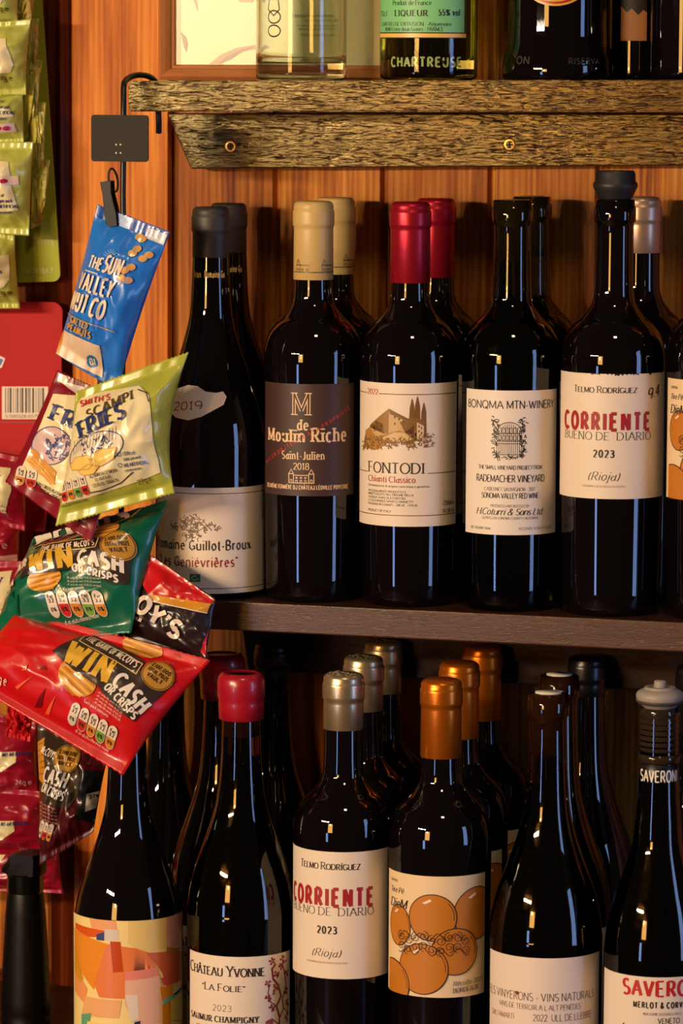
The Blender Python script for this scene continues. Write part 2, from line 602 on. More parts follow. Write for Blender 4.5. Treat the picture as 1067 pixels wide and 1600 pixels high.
class Art:
    """flat printing in its own 2-D space (x right, y down), mapped later onto a surface"""

    def __init__(self):
        self.big = []
        self.small = []

    def poly(self, pts, col, layer=1):
        self.big.append((list(pts), col, layer))

    def rect(self, x0, y0, x1, y1, col, layer=1):
        self.poly([(x0, y0), (x1, y0), (x1, y1), (x0, y1)], col, layer)

    def ell(self, cx, cy, rx, ry, col, layer=1, n=36, a0=0, a1=360):
        self.poly([(cx + rx * math.cos(math.radians(a0 + (a1 - a0) * i / n)), cy + ry * math.sin(math.radians(a0 + (a1 - a0) * i / n))) for i in range(n if a1 - a0 == 360 else n + 1)], col, layer)

    def line(self, pts, wd, col, layer=2):
        # long straight runs are cut short so that they follow the surface
        out = [pts[0]]
        for a, b in zip(pts, pts[1:]):
            k = max(1, int(math.hypot(b[0] - a[0], b[1] - a[1]) / 5))
            out += [(a[0] + (b[0] - a[0]) * i / k, a[1] + (b[1] - a[1]) * i / k) for i in range(1, k + 1)]
        for q in ribbon(out, lambda dx, dy: wd / 2):
            self.small.append((q, col, layer))

    def ring(self, cx, cy, rx, ry, wd, col, layer=2, a0=0, a1=360):
        n = 40
        self.line([(cx + rx * math.cos(math.radians(a0 + (a1 - a0) * i / n)), cy + ry * math.sin(math.radians(a0 + (a1 - a0) * i / n))) for i in range(n + 1)], wd, col, layer)

    def text(self, s, x0, y0, x1, y1, h, col, style='serif', layer=3, smallcaps=False, track=0.1, weight=1.0):
        """baseline from (x0,y0) to (x1,y1), cap height h; small caps: letters after ^ are large"""
        st = STY[style]
        items = []
        pen = 0.0
        big = not smallcaps
        for ch in s:
            if ch == '^':
                big = True
                continue
            if ch == ' ':
                pen += 0.34
                continue
            wd, strokes = G.get(ch, G['-'])
            k = 1.0 if big else 0.78
            if st['thick'] > .2 and wd > .4 and style != 'serifb':
                w2_ = .45 * wd + .36
                strokes = [[(x * w2_ / wd, y) for x, y in q] for q in strokes]
                wd = w2_
            items.append((pen, k, strokes, wd * k))
            pen += wd * k + track
            if smallcaps:
                big = False
        total = max(pen - track, 0.01)
        ux, uy = x1 - x0, y1 - y0
        ln = math.hypot(ux, uy)
        ux, uy = ux / ln, uy / ln
        sx = ln / total
        vx, vy = uy, -ux                   # 'up' on the page
        th, tn = st['thick'] * h * weight / 2, st['thin'] * h * weight / 2
        adv = ln / max(1, len(items))
        lim = (.172 if style == 'heavy' else .16) * adv
        if th > lim:
            th = lim
            tn = min(tn, max(th * .9, tn * .6))
        ins = th / sx if st['thick'] > .2 else 0.0
        sl = st.get('slant', 0)
        nib = st.get('nib')

        def hw(dx, dy):
            if nib is not None:
                a = math.atan2(dy, dx) - math.radians(nib)
                return tn + (th - tn) * abs(math.sin(a))
            return tn + (th - tn) * abs(dy)
        for pen, k, strokes, gw_ in items:
            for stx in strokes:
                fi = max(.5, 1 - 1.15 * ins / max(gw_, .3)) if gw_ > .3 else 1.0
                loc = [((pen + (x * k - gw_ / 2) * fi + gw_ / 2) * sx + sl * y * k * h, y * k * h) for x, y in stx]
                if nib is not None and len(loc) > 4:
                    loc = [loc[0]] + loc[2:-1:3] + [loc[-1]]
                loc = densify(loc, 4.0)
                quads = ribbon(loc, hw)
                if st['serif']:
                    for (ex, ey), (nx, ny) in ((loc[0], loc[1]), (loc[-1], loc[-2])):
                        d = math.hypot(ex - nx, ey - ny) or 1
                        yy = ey / (h * k)
                        if abs(ey - ny) / d > .75 and len(stx) < 4 and min(abs(yy), abs(yy - 1), abs(yy - XH), abs(yy + .3)) < .03:
                            s_ = min(st['serif'] * h * k, .14 * adv) + th
                            t_ = tn
                            o = t_ if yy < .02 else -t_
                            quads.append(((ex - s_, ey + o - t_), (ex + s_, ey + o - t_), (ex + s_, ey + o + t_), (ex - s_, ey + o + t_)))
                for q in quads:
                    self.small.append((tuple((x0 + a * ux + b * vx, y0 + a * uy + b * vy) for a, b in q), col, layer))

    def scribble(self, x0, y0, x1, y1, n, wd, col, seed=1, layer=2, inside=None):
        r = random.Random(seed)
        for _ in range(n):
            x, y = r.uniform(x0, x1), r.uniform(y0, y1)
            if inside and not inside((x - x0) / (x1 - x0), (y - y0) / (y1 - y0)):
                continue
            a = r.uniform(0, 2 * PI)
            pts = [(x, y)]
            for _k in range(4):
                a += r.uniform(-1.1, 1.1)
                pts.append((pts[-1][0] + math.cos(a) * wd * 1.1, pts[-1][1] + math.sin(a) * wd * 1.1))
            for q in ribbon(pts, lambda dx, dy: wd / 2):
                self.small.append((q, col, layer))

    def smalltext(self, x0, y0, x1, h, col, seed=1, layer=3, wd=0.5):
        """a line too small to read"""
        r = random.Random(seed)
        x = x0
        s = ''
        while len(s) < (x1 - x0) / h * 1.5:
            s += ''.join(r.choice('aeinorstlucm') for _ in range(r.randint(2, 8))) + ' '
        self.text(s.strip(), x0, y0, x1, y0, h, col, 'sans', layer)

    def build(self, bm, mapfn, matidx, stepx=None, stepy=None):
        t = bmesh.new()
        for pts, col, layer in self.big:
            vs = [t.verts.new((x, y, layer)) for x, y in pts]
            try:
                f = t.faces.new(vs)
            except ValueError:
                continue
            f.material_index = matidx(col)
        bmesh.ops.triangulate(t, faces=[f for f in t.faces if len(f.verts) > 4])
        if t.verts:
            xs = [v.co.x for v in t.verts]
            ys = [v.co.y for v in t.verts]
            for (lo, hi, st, nrm) in ((min(xs), max(xs), stepx, (1, 0, 0)), (min(ys), max(ys), stepy, (0, 1, 0))):
                if not st:
                    continue
                p = math.floor(lo / st) * st + st
                while p < hi - 1e-6:
                    bmesh.ops.bisect_plane(t, geom=list(t.verts) + list(t.edges) + list(t.faces), plane_co=(nrm[0] * p, nrm[1] * p, 0), plane_no=nrm, dist=1e-5)
                    p += st
        mp = {}
        for v in t.verts:
            mp[v] = bm.verts.new(mapfn(v.co.x, v.co.y, v.co.z))
        for f in t.faces:
            try:
                g = bm.faces.new([mp[v] for v in f.verts])
                g.material_index = f.material_index
                g.smooth = True
            except ValueError:
                pass
        t.free()
        for q, col, layer in self.small:
            vs = [bm.verts.new(mapfn(x, y, layer)) for x, y in q]
            g = bm.faces.new(vs)
            g.material_index = matidx(col)
            g.smooth = True


class Palette:
    def __init__(self, name, **kw):
        self.name, self.kw, self.idx, self.mats = name, kw, {}, []

    def __call__(self, col):
        if isinstance(col, str):
            key = col
            m = NAMED[col]
        else:
            key = tuple(col)
            m = mat(self.name, key, **self.kw)
        if key not in self.idx:
            self.idx[key] = len(self.mats)
            self.mats.append(m)
        return self.idx[key]


NAMED = {'gold': mat('gold_print', (232, 186, 100), 0.4, metal=0.0), 'brass': BRASS}
CREAM = (226, 208, 190)
INK = (38, 28, 24)
RED = (158, 22, 30)

# ------------------------------------------------------------------ room shell and shelves
ZMID = at(639, 953, -0.17).z            # top of the middle shelf
ZTOP = at(639, 125.5, -0.12).z          # top of the upper shelf
ZLOW = at(537, 1052, -0.20).z - 0.303   # counter top under the lower row
X = lambda px, Y, py=300: at(px, py, Y).x

GROOVES = [264 + 168.0 * k for k in range(8)]
gx = [X(p, 0.0) for p in GROOVES]
PITCH_B = gx[1] - gx[0]
PINE.node_tree.nodes  # boards follow the same pitch
for n_ in PINE.node_tree.nodes:
    if n_.type == 'MATH' and n_.operation == 'DIVIDE':
        n_.inputs[1].default_value = PITCH_B
    if n_.type == 'MATH' and n_.operation == 'SUBTRACT':
        n_.inputs[1].default_value = gx[0]

bm = bmesh.new()
zlo, zhi = 0.0, 2.3
prof = [(gx[0] - 0.55, 0.0)]
for g in gx:
    prof += [(g - 0.0035, 0.0), (g - 0.0012, 0.006), (g + 0.0012, 0.006), (g + 0.0035, 0.0)]
prof += [(gx[-1] + 0.25, 0.0), (gx[-1] + 0.25, 0.04), (gx[0] - 0.55, 0.04)]
add_prism(bm, prof, 'z', zlo, zhi)
tag(mesh_obj('wall_back', bm, PINE), kind='structure')

# broad upright stile left of the shelves, with a moulding on its outer edge
xs0, xs1 = X(112, -0.012), X(262, -0.012)
bm = bmesh.new()
add_box(bm, (xs0, -0.012, zlo), (xs1, 0.0005, zhi), 0.0015)
tag(mesh_obj('trim_1', bm, PINE2), kind='structure')
bm = bmesh.new()
add_prism(bm, [(xs0 - 0.026, 0.0), (xs0 - 0.026, -0.004), (xs0 - 0.020, -0.012), (xs0 - 0.015, -0.007), (xs0 - 0.008, -0.016), (xs0 - 0.003, -0.012), (xs0, -0.006), (xs0, 0.0)], 'z', zlo, zhi)
tag(mesh_obj('trim_2', bm, MOULD), kind='structure')
zr = at(60, 1522, -0.012).z
bm = bmesh.new()
add_prism(bm, [(-0.002, zr - 0.05), (-0.016, zr - 0.05), (-0.018, zr - 0.006), (-0.012, zr), (-0.002, zr)], 'x', xs0 - 0.5, xs0 - 0.0265)
tag(mesh_obj('trim_3', bm, MOULD), kind='structure')
bm = bmesh.new()
add_box(bm, (-2.5, -3.6, -0.05), (2.5, 0.04, 0.0))
tag(mesh_obj('floor', bm, mat('floor_boards', (70, 44, 28), 0.6)), kind='structure')


def screw_head(parent, px, py, Y):
    p = at(px, py, Y)
    bm = bmesh.new()
    seg = 28
    t = bmesh.new()
    add_lathe(t, [(0.0, -0.0006), (0.0018, -0.0004), (0.0044, 0.0004), (0.0048, 0.0), (0.0048, -0.002)], seg)
    bmesh.ops.rotate(t, verts=t.verts, cent=(0, 0, 0), matrix=Matrix.Rotation(PI / 2, 3, 'X'))
    bmesh.ops.translate(t, verts=t.verts, vec=(p.x, Y, p.z))
    merge(bm, t)
    o = mesh_obj('screw', bm, BRASS, parent, True)
    r = bmesh.new()
    add_box(r, (p.x - 0.0026, Y - 0.0007, p.z - 0.0006), (p.x + 0.0026, Y - 0.0001, p.z + 0.0006))
    add_box(r, (p.x - 0.0006, Y - 0.0007, p.z - 0.0026), (p.x + 0.0006, Y - 0.0001, p.z + 0.0026))
    s = mesh_obj('recess', r, mat('recess_dark', (24, 16, 8), 0.7), o)
    return o


# upper shelf: plank with an angled left end, ledger below with a raked end
sh = empty('wall_shelf', (0, 0, 0), 'upper dark crackle-varnished wooden shelf holding the liqueur bottles', 'shelf')
YT = -0.12
xl = X(199, YT, 150)
xr = gx[-1] + 0.25
tilt = 0.0075
bm = bmesh.new()
zt = lambda x: ZTOP + (x - X(639, YT, 125)) * tilt
TH_T = 0.0236
t = bmesh.new()
front = [(xl, YT), (xr, YT), (xr, -0.0005), (xl + 0.085, -0.0005)]
A = [t.verts.new((x, y, zt(x))) for x, y in front]
B = [t.verts.new((x, y, zt(x) - TH_T)) for x, y in front]
t.faces.new(A)
t.faces.new(B[::-1])
for i in range(4):
    t.faces.new((A[i], B[i], B[(i + 1) % 4], A[(i + 1) % 4]))
bmesh.ops.recalc_face_normals(t, faces=t.faces)
bmesh.ops.bevel(t, geom=list(t.edges), offset=0.0012, segments=2, affect='EDGES')
merge(bm, t)
mesh_obj('plank', bm, SHELF_TOP, sh)
bm = bmesh.new()
YL = -0.024
a, b_, c = at(262, 186, YL), at(298, 264, YL), at(1067, 259, YL)
s2 = (c.z - b_.z) / (c.x - b_.x)
zb = lambda x: b_.z + (x - b_.x) * s2
add_prism(bm, [(a.x - .001, zt(a.x) - TH_T - .0022), (b_.x, zb(b_.x)), (xr, zb(xr)), (xr, zt(xr) - TH_T - .0022)], 'y', YL, -0.0005, 0.0012)
mesh_obj('ledger', bm, SHELF_TOP, sh)
screw_head(sh, 360, 229, YL)
screw_head(sh, 796, 226, YL)

# middle shelf
sh2 = empty('wall_shelf', (0, 0, 0), 'lower dark stained wooden shelf carrying the white-labelled wine bottles', 'shelf')
YM = -0.17
xm = X(300, YM, 960)
bm = bmesh.new()
add_box(bm, (xm, YM, ZMID - 0.0222), (xr, -0.0005, ZMID), 0.0012)
mesh_obj('plank', bm, SHELF_MID, sh2)
bm = bmesh.new()
a, b_ = at(372, 1004, YL), at(388, 1047, YL)
add_prism(bm, [(a.x, ZMID - 0.0228), (b_.x, b_.z), (xr, b_.z), (xr, ZMID - 0.0228)], 'y', YL, -0.0005, 0.0012)
mesh_obj('ledger', bm, COUNTER, sh2)  # darker board than the plank: the shelf's shade put into its colour

# counter below the frame that carries the lowest row
ct = empty('back_counter', (0, 0, 0), 'dark wooden back counter under the lowest row of bottles', 'counter')
bm = bmesh.new()
add_box(bm, (xs0 - 0.5, -0.40, ZLOW - 0.03), (xr, -0.019, ZLOW), 0.002)
mesh_obj('worktop', bm, COUNTER, ct)
bm = bmesh.new()
add_box(bm, (xs0 - 0.48, -0.37, 0.0), (xr - 0.02, -0.02, ZLOW - 0.0305), 0.002)
mesh_obj('cabinet', bm, COUNTER, ct)

# ------------------------------------------------------------------ bottles


def prof_bordeaux(H, R, base=None):
    """heights as seen from the top; R in metres"""
    k = R / 0.038
    rb = base or R * 0.95
    s = [(0.0, 0.012), (rb * .45, 0.010), (rb * .78, 0.001), (rb * .88, 0.0), (rb * .96, 0.0022), (rb, 0.007), (rb * 1.003, 0.02), (R, H - 0.135), (R, H - 0.118)]
    sh = [(R * .985, H - .112), (R * .945, H - .105), (R * .87, H - .0985), (R * .75, H - .0925), (R * .62, H - .088), (R * .5, H - .0825), (R * .42, H - .077), (0.0148, H - .069), (0.0144, H - .058), (0.0140, H - .028)]
    return s + sh


def prof_burgundy(H, R, k=1.0):
    rb = R * .97
    s = [(0.0, 0.014), (rb * .45, 0.011), (rb * .78, 0.001), (rb * .88, 0.0), (rb * .965, 0.0022), (rb, 0.007), (R, 0.02), (R, H - .192)]
    t = [(R * .99, H - .178), (R * .945, H - .163), (R * .845, H - .146), (R * .70, H - .129), (R * .565, H - .113), (R * .475, H - .1), (0.0170, H - .085), (0.0152, H - .063), (0.0140, H - .03)]
    return s + t


def finish(H, r=0.0148):
    """the glass lip of an uncapped bottle"""
    return [(r * .95, H - .0205), (r * .97, H - .0175), (r * 1.04, H - .0165), (r * 1.06, H - .0145), (r * 1.06, H - .0065), (r * 1.02, H - .0052), (r, H - .0048), (r, H - .0012), (r * .93, H), (r * .66, H)]


def cap_profile(H, r0, zbot, lip=True):
    """foil capsule over the neck"""
    r = r0
    p = [(r * .985, zbot), (r, zbot + .0003), (r * .985, H - .022), (r * .985, H - .0195), (r * 1.035, H - .0185), (r * 1.04, H - .0165), (r * 1.04, H - .0085), (r * 1.03, H - .0072), (r * .995, H - .0064), (r * .99, H - .0038), (r * .97, H - .0022), (r * .9, H - .0008), (r * .8, H), (0, H + .0002)]
    return p


class Bottle:
    def __init__(self, cx, ytop, Y, rpx, kind, zbase, label, group=None, cy=None, glass=None, fill=None, name='wine_bottle', rtop=0.0155, H=None):
        yb = cy or 700
        p = at(cx, yb, Y)
        self.s = F / depth(p)                      # px per metre
        self.R = rpx / self.s
        self.rpx, self.cx, self.Y = rpx, cx, Y
        top = at(cx, ytop, Y)
        el = (CAM.z - top.z) / depth(p)
        self.H = H or (top.z - zbase - rtop * el)
        self.base = Vector((p.x, Y, zbase))
        self.root = empty(name, self.base, label, 'bottle', group)
        d = CAM - self.base
        self.az = math.atan2(d.x, -d.y)            # direction of the viewer round the bottle
        self.prof = (prof_bordeaux if kind == 'bordeaux' else prof_burgundy)(self.H, self.R)

    def rad(self, z):
        for (r0, z0), (r1, z1) in zip(self.P, self.P[1:]):
            if z0 <= z <= z1 and z1 > z0 and z0 > 0.004:
                return r0 + (r1 - r0) * (z - z0) / (z1 - z0)
        return self.R

    def body(self, mat_=None, lip=True, name='glass'):
        b0 = self.prof[:7]
        P = b0[:6] + catmull(self.prof[6:], 5)
        if lip:
            P = [q for q in P if q[1] < self.H - .021] + finish(self.H) + [(0.0, self.H - .0004)]
        else:
            P = [q for q in P if q[1] < self.H - .004] + [(0.0135, self.H - .003), (0.0, self.H - .003)]
        self.P = P
        bm = bmesh.new()
        add_lathe(bm, P, 72)
        bmesh.ops.recalc_face_normals(bm, faces=bm.faces)
        return mesh_obj(name, bm, mat_ or BLACKGLASS, self.root, True, 50)

    def lathe(self, name, prof, m, seg=64, parent=None, sharp=None):
        bm = bmesh.new()
        add_lathe(bm, prof, seg)
        bmesh.ops.recalc_face_normals(bm, faces=bm.faces)
        return mesh_obj(name, bm, m, parent or self.root, True, sharp)

    def wine(self, ylevel_mm, cork=True):
        """wine (and cork) seen through a transparent bottle"""
        z1 = self.H - ylevel_mm / 1000
        P = [(max(r - .0016, 0.0), max(z, .006)) for r, z in self.P if .008 < z < z1]
        P = [(0, .014), (P[0][0] * .8, .009)] + P + [(0.0, z1)]
        self.lathe('wine', P, WINE)
        if cork:
            self.lathe('cork', [(0, self.H - .046), (.0098, self.H - .046), (.0098, self.H - .0002), (.0092, self.H + .0003), (0, self.H + .0004)], CORK)

    # art space: x = arc length in px from the side facing the viewer, y = pixel row at the silhouette
    def ax(self, px):
        return self.rpx * math.asin(max(-.999, min(.999, (px - self.cx) / self.rpx)))

    def ay(self, py, px=None):
        px = self.cx if px is None else px
        c = math.sqrt(max(0, 1 - ((px - self.cx) / self.rpx) ** 2))
        el = (py - 105) / F
        return py - self.rpx * el * c

    def surf(self, x, y, layer, off=0.00012, step=0.00007, follow=False):
        a = self.az + x / self.rpx
        p = at(self.cx, y, self.Y)
        z = p.z - self.base.z
        r = self.rad(z) if follow else self.rlab
        r += off + step * layer
        return Vector((math.sin(a) * r, -math.cos(a) * r, z))

    def label(self, art, name='label', follow=False, glossy=False, rlab=None):
        self.rlab = rlab or self.R
        pal = Palette('label_print', rough=0.25 if glossy else 0.55)
        bm = bmesh.new()
        art.build(bm, lambda x, y, l: self.surf(x, y, l, follow=follow), pal, stepx=self.rpx / 20, stepy=6.0 if follow else None)
        return mesh_obj(name, bm, pal.mats, self.root)

    def t(self, art, s, x0, x1, yt, yb, col, style='serif', dy=0.0, **kw):
        xm = (x0 + x1) / 2
        y = self.ay(yb, xm)
        art.text(s, self.ax(x0), y, self.ax(x1), y + dy, yb - yt, col, style, **kw)


def capsule(b, ybot, m, r=0.0153, name='capsule'):
    zb_ = at(b.cx, b_y(b, ybot, r), b.Y).z - b.base.z
    return b.lathe(name, cap_profile(b.H, r, zb_), m, sharp=40)


def b_y(b, y, r):
    return y - r * b.s * (y - 105) / F


def foil(name, col, rough=0.32, metal=0.55):
    m = mat(name, col, rough, metal=metal, key=name)
    foil_bump(m, 160, 0.12, 0.001)
    return m


CAP_GREY = mat('matt_charcoal_capsule', (52, 45, 44), 0.5)
CAP_CREAM = mat('cream_capsule', (196, 166, 104), 0.42)
CAP_RED = foil('crimson_foil', (168, 22, 44), 0.34, 0.6)
CAP_SILVER = foil('champagne_foil', (196, 176, 140), 0.3, 0.85)
CAP_ROSE = foil('pale_copper_foil', (196, 160, 130), 0.35, 0.7)
CAP_ORANGE = foil('copper_foil', (206, 110, 24), 0.3, 0.75)
CAP_WAX = mat('red_sealing_wax', (156, 14, 36), 0.3, coat=0.4)
CAP_BLACK = mat('black_capsule', (14, 12, 13), 0.3)


def label_rect(b, art, x0, x1, yt, yb, col, layer=0, px_t=None):
    art.rect(b.ax(x0), yt, b.ax(x1), yb, col, layer)


def rear(b, cx, ytop, Y, label, group=None):
    """a bottle of the same kind standing behind"""
    c = copy_tree(b.root)
    p = at(cx, ytop, Y)
    c.location = Vector((p.x, Y, b.base.z))
    c['label'] = label
    if group:
        c['group'] = group
    return c


YF, YR = -0.127, -0.0445

# --- burgundy bottle with a cream label, far left of the middle shelf
b = Bottle(329, 322, YF, 87, 'burgundy', ZMID, 'dark wine bottle with 2019 neck label and gothic lettered cream label', cy=800)
b.body(lip=False)
cap_ = capsule(b, 448, CAP_GREY, .0144)
art = Art()
x0, x1 = b.ax(246), b.ax(413)
yt, yb = 753, 916
art.rect(x0, yt, x1, yb, CREAM, 0)
for q in ((x0 + 6, yt + 9, x1 - 8, yt + 9), (x1 - 8, yt + 9, x1 - 8, yb - 8), (x0 + 6, yb - 8, x1 - 8, yb - 8), (x0 + 6, yt + 9, x0 + 6, yb - 8)):
    art.line([q[:2], q[2:]], 1.1, (96, 84, 70))
b.t(art, 'Domaine Guillot-Broux', 247, 391, 845, 860, INK, 'black', track=.06, weight=1.05)
b.t(art, '"Les Geni\u00e9vri\u00e8res"', 250, 371, 871, 886, (140, 24, 30), 'black', track=.06, weight=1.05)
xx = b.ax(297)
art.rect(xx, 886, xx + 17, 898, (40, 110, 66), 1)
art.ring(xx + 8.5, 892, 5, 3, .8, CREAM, 2, 0, 300)
cxx, cyy = b.ax(300), 808
art.scribble(cxx - 44, cyy - 16, cxx + 50, cyy + 24, 260, 1.5, (112, 92, 74), 3, inside=lambda u, v: abs(v - .55) < .5 * (1 - abs(2 * u - 1) ** 1.5) * (1 if u > .3 and u < .6 else .55))
for k in range(4):
    art.ring(cxx - 8 + 6 * k, cyy + 2, 12, 9, .8, (112, 92, 74), 2, 40 * k, 200 + 60 * k)
b.label(art)
art = Art()
pts = [(276, 640), (275, 622), (283, 609), (296, 603), (310, 604), (322, 612), (336, 614), (346, 612), (350, 620), (345, 632), (331, 641), (318, 650), (303, 656), (288, 653)]
r2 = 62
ax2 = lambda px: 87 * math.asin((px - 329) / r2)
art.poly([(ax2(p[0]), p[1] - 6) for p in pts], CREAM, 0)
art.text('2019', ax2(284), 636, ax2(319), 632, 12, (128, 26, 30), 'serif')
b.label(art, 'neck_label', follow=True)
art = Art()
for a0_, s_ in ((-92, 'Domaine Guillot'), (38, 'Broux')):
    pass
art.text('Domaine Gu', -29, 432, 66, 432, 10, 'gold', 'black', track=.05)
art.text('Broux', -88, 432, -44, 432, 10, 'gold', 'black', track=.05)
b.rlab = .0151
bm = bmesh.new()
pal = Palette('label_print', rough=.4)
art.build(bm, lambda x, y, l: b.surf(x, y, l), pal)
print_on(cap_, bm, pal.mats)
rear(b, 357, 320, YR, 'dark wine bottle with charcoal capsule behind the gothic lettered 2019 bottle')

# --- brown label, cream capsule
b = Bottle(488.5, 313, YF, 76.5, 'bordeaux', ZMID, 'wine bottle with dark brown label and cream house-printed capsule')
b.body(lip=False)
cap_ = capsule(b, 438, CAP_CREAM)
art = Art()
BR = (62, 38, 33)
PK = (228, 190, 150)
x0, x1 = b.ax(414.5), b.ax(552)
art.rect(x0, 594, x1, 767, BR, 0)
# outlined capital
for wd, col, la in ((5.6, PK, 2), (2.6, BR, 3)):
    xx, yy = b.ax(456), b.ay(648, 470)
    for q in ([(4, 0), (4, -33)], [(4, -33), (16, -6)], [(16, -6), (27, -33)], [(27, -33), (27, 0)]):
        art.line([(xx + a, yy + c) for a, c in q], wd, col, la)
for a in (-1, 21):
    for yo in (0, -33):
        art.line([(xx + a, yy + yo), (xx + a + 11, yy + yo)], 1.5, PK, 4)
b.t(art, 'de', 464, 482, 656, 672, PK, 'serifb')
b.t(art, 'Moulin', 420, 477, 671, 690, PK, 'serifb')
b.t(art, 'Riche', 486, 540, 669, 690, PK, 'serifb')
b.t(art, 'Saint-Julien', 441, 507, 706, 718, PK, 'serifb')
b.t(art, '2018', 459, 483, 724, 734, PK, 'serif')
b.t(art, 'DEUXI\u00c8ME FERMI\u00c8RE DU CH\u00c2TEAU L\u00c9OVILLE POYFERR\u00c9', 405 + 14, 543, 759, 765, PK, 'bold')
art.text('MIS EN BOUTEILLE A LA PROPRI\u00c9T\u00c9', b.ax(418), 722, b.ax(545), 634, 5.5, (176, 40, 36), 'bold', track=.4)


def chateau(art, xx, yy, k, col, la=3, wd=1.2):
    """little line-drawn manor with two gabled towers"""
    for x in (0, 32):
        art.line([(xx + k * (x), yy), (xx + k * x, yy - 14 * k), (xx + k * (x + 4), yy - 21 * k), (xx + k * (x + 8), yy - 14 * k), (xx + k * (x + 8), yy), (xx + k * x, yy)], wd, col, la)
        art.line([(xx + k * x, yy - 14 * k), (xx + k * (x + 8), yy - 14 * k)], wd, col, la)
        art.line([(xx + k * (x + 2.5), yy - 1), (xx + k * (x + 2.5), yy - 5 * k), (xx + k * (x + 5.5), yy - 5 * k), (xx + k * (x + 5.5), yy - 1)], wd * .8, col, la)
    art.line([(xx + 8 * k, yy), (xx + 32 * k, yy)], wd, col, la)
    art.line([(xx + 8 * k, yy - 12 * k), (xx + 32 * k, yy - 12 * k)], wd, col, la)
    for x in (13, 20, 27):
        art.line([(xx + k * (x - 1.4), yy), (xx + k * (x - 1.4), yy - 4 * k), (xx + k * (x + 1.4), yy - 4 * k), (xx + k * (x + 1.4), yy)], wd * .8, col, la)
        art.ring(xx + k * x, yy - 8 * k, 1.2 * k, 1.2 * k, wd * .8, col, la)


chateau(art, b.ax(452), b.ay(755, 472), 1.0, PK)
b.label(art)
art = Art()
k76 = b.rpx / (.0153 * b.s)
DB = (70, 50, 34)
for x in (-30, 13):
    xx = x
    sgn = 1
    art.line([(xx * k76, 424), (xx * k76, 413), ((xx + 4) * k76, 404), ((xx + 8) * k76, 413), ((xx + 8) * k76, 424)], 1.3, DB)
    art.line([(xx * k76, 413), ((xx + 8) * k76, 413)], 1.3, DB)
    o = -18 if x > 0 else 8
    o = 8
    art.line([((xx + o) * k76, 413), ((xx + o + 16) * k76, 413)], 1.3, DB)
    for c_ in (4, 12, 20):
        art.line([((xx + c_ - 1.5) * k76, 424), ((xx + c_ - 1.5) * k76, 419), ((xx + c_ + 1.5) * k76, 419), ((xx + c_ + 1.5) * k76, 424)], 1.2, DB)
art.line([(-44 * k76, 424), (44 * k76, 424)], 1.2, DB)
b.rlab = .01555
bm = bmesh.new()
pal = Palette('label_print', rough=.4)
art.build(bm, lambda x, y, l: b.surf(x, y, l), pal)
print_on(cap_, bm, pal.mats)
rear(b, 524, 307, YR, 'cream-capped wine bottle standing behind the brown labelled one')

# --- villa label, crimson capsule
b = Bottle(639, 314, YF, 77, 'bordeaux', ZMID, 'crimson-capped wine bottle with a villa drawn on its cream label')
b.body(lip=False)
capsule(b, 443, CAP_RED)
art = Art()
x0, x1 = b.ax(562.5), b.ax(712)
art.rect(x0, 593, x1, 814, CREAM, 0)
OC = (150, 108, 52)
for (a, c, y) in ((562.5, 574, 610), (592, 711, 610), (563, 575, 732), (668, 711, 732), (563, 711, 797)):
    art.line([(b.ax(a), y), (b.ax(c), y)], 1.2, (96, 70, 40))
b.t(art, '2022', 575, 591, 608, 616, RED, 'serif')
# the villa
vx = lambda u: b.ax(540 + u / 3.904)
vy = lambda u, v: b.ay(570 + v / 3.904, 540 + u / 3.904)
V = lambda pts: [(vx(u), vy(u, v)) for u, v in pts]
art.poly(V([(150, 370), (265, 268), (385, 330), (385, 420), (265, 430), (150, 440)]), (196, 160, 112), 1)
art.poly(V([(265, 268), (385, 330), (385, 350), (270, 300)]), (120, 82, 36), 2)
art.poly(V([(150, 370), (265, 268), (262, 420), (235, 420), (230, 360), (180, 340), (150, 380)]), OC, 2)
art.poly(V([(330, 350), (400, 320), (480, 340), (475, 470), (430, 460), (430, 360), (360, 410)]), (128, 88, 40), 3)
art.poly(V([(432, 350), (474, 372), (474, 468), (432, 450)]), (214, 186, 148), 4)
for u, v in ((445, 375), (460, 385), (445, 405), (460, 415), (300, 320), (325, 332), (350, 345), (300, 360), (195, 395), (215, 395), (180, 400)):
    art.rect(vx(u) - 1, vy(u, v) - 1.6, vx(u) + 1, vy(u, v) + 1.6, (80, 56, 26), 5)
for u, h0, h1 in ((403, 205, 335), (435, 190, 345), (473, 228, 440)):
    art.poly(V([(u - 18, h1), (u - 14, h0 + 60), (u - 4, h0 + 10), (u, h0), (u + 5, h0 + 12), (u + 15, h0 + 60), (u + 18, h1)]), (116, 78, 32), 2)
art.poly(V([(125, 400), (150, 380), (190, 440), (250, 420), (330, 400), (400, 430), (420, 470), (350, 470), (250, 480), (200, 520), (130, 510), (115, 480)]), (168, 122, 60), 3)
art.poly(V([(220, 450), (300, 412), (360, 415), (405, 450), (400, 468), (300, 470)]), (206, 172, 124), 4)
art.scribble(vx(112), vy(112, 415), vx(430), vy(430, 535), 240, 1.5, (128, 88, 40), 5, layer=5, inside=lambda u, v: v > .25 - .0 * u and v < .95 - .4 * u)
art.scribble(vx(380), vy(380, 420), vx(525), vy(525, 500), 70, 1.2, (128, 88, 40), 6, layer=5)
b.t(art, 'FONTODI', 577, 663, 724, 740, INK, 'serif', track=.12)
b.t(art, 'Chianti Classico', 577, 649, 745, 754, RED, 'serif')
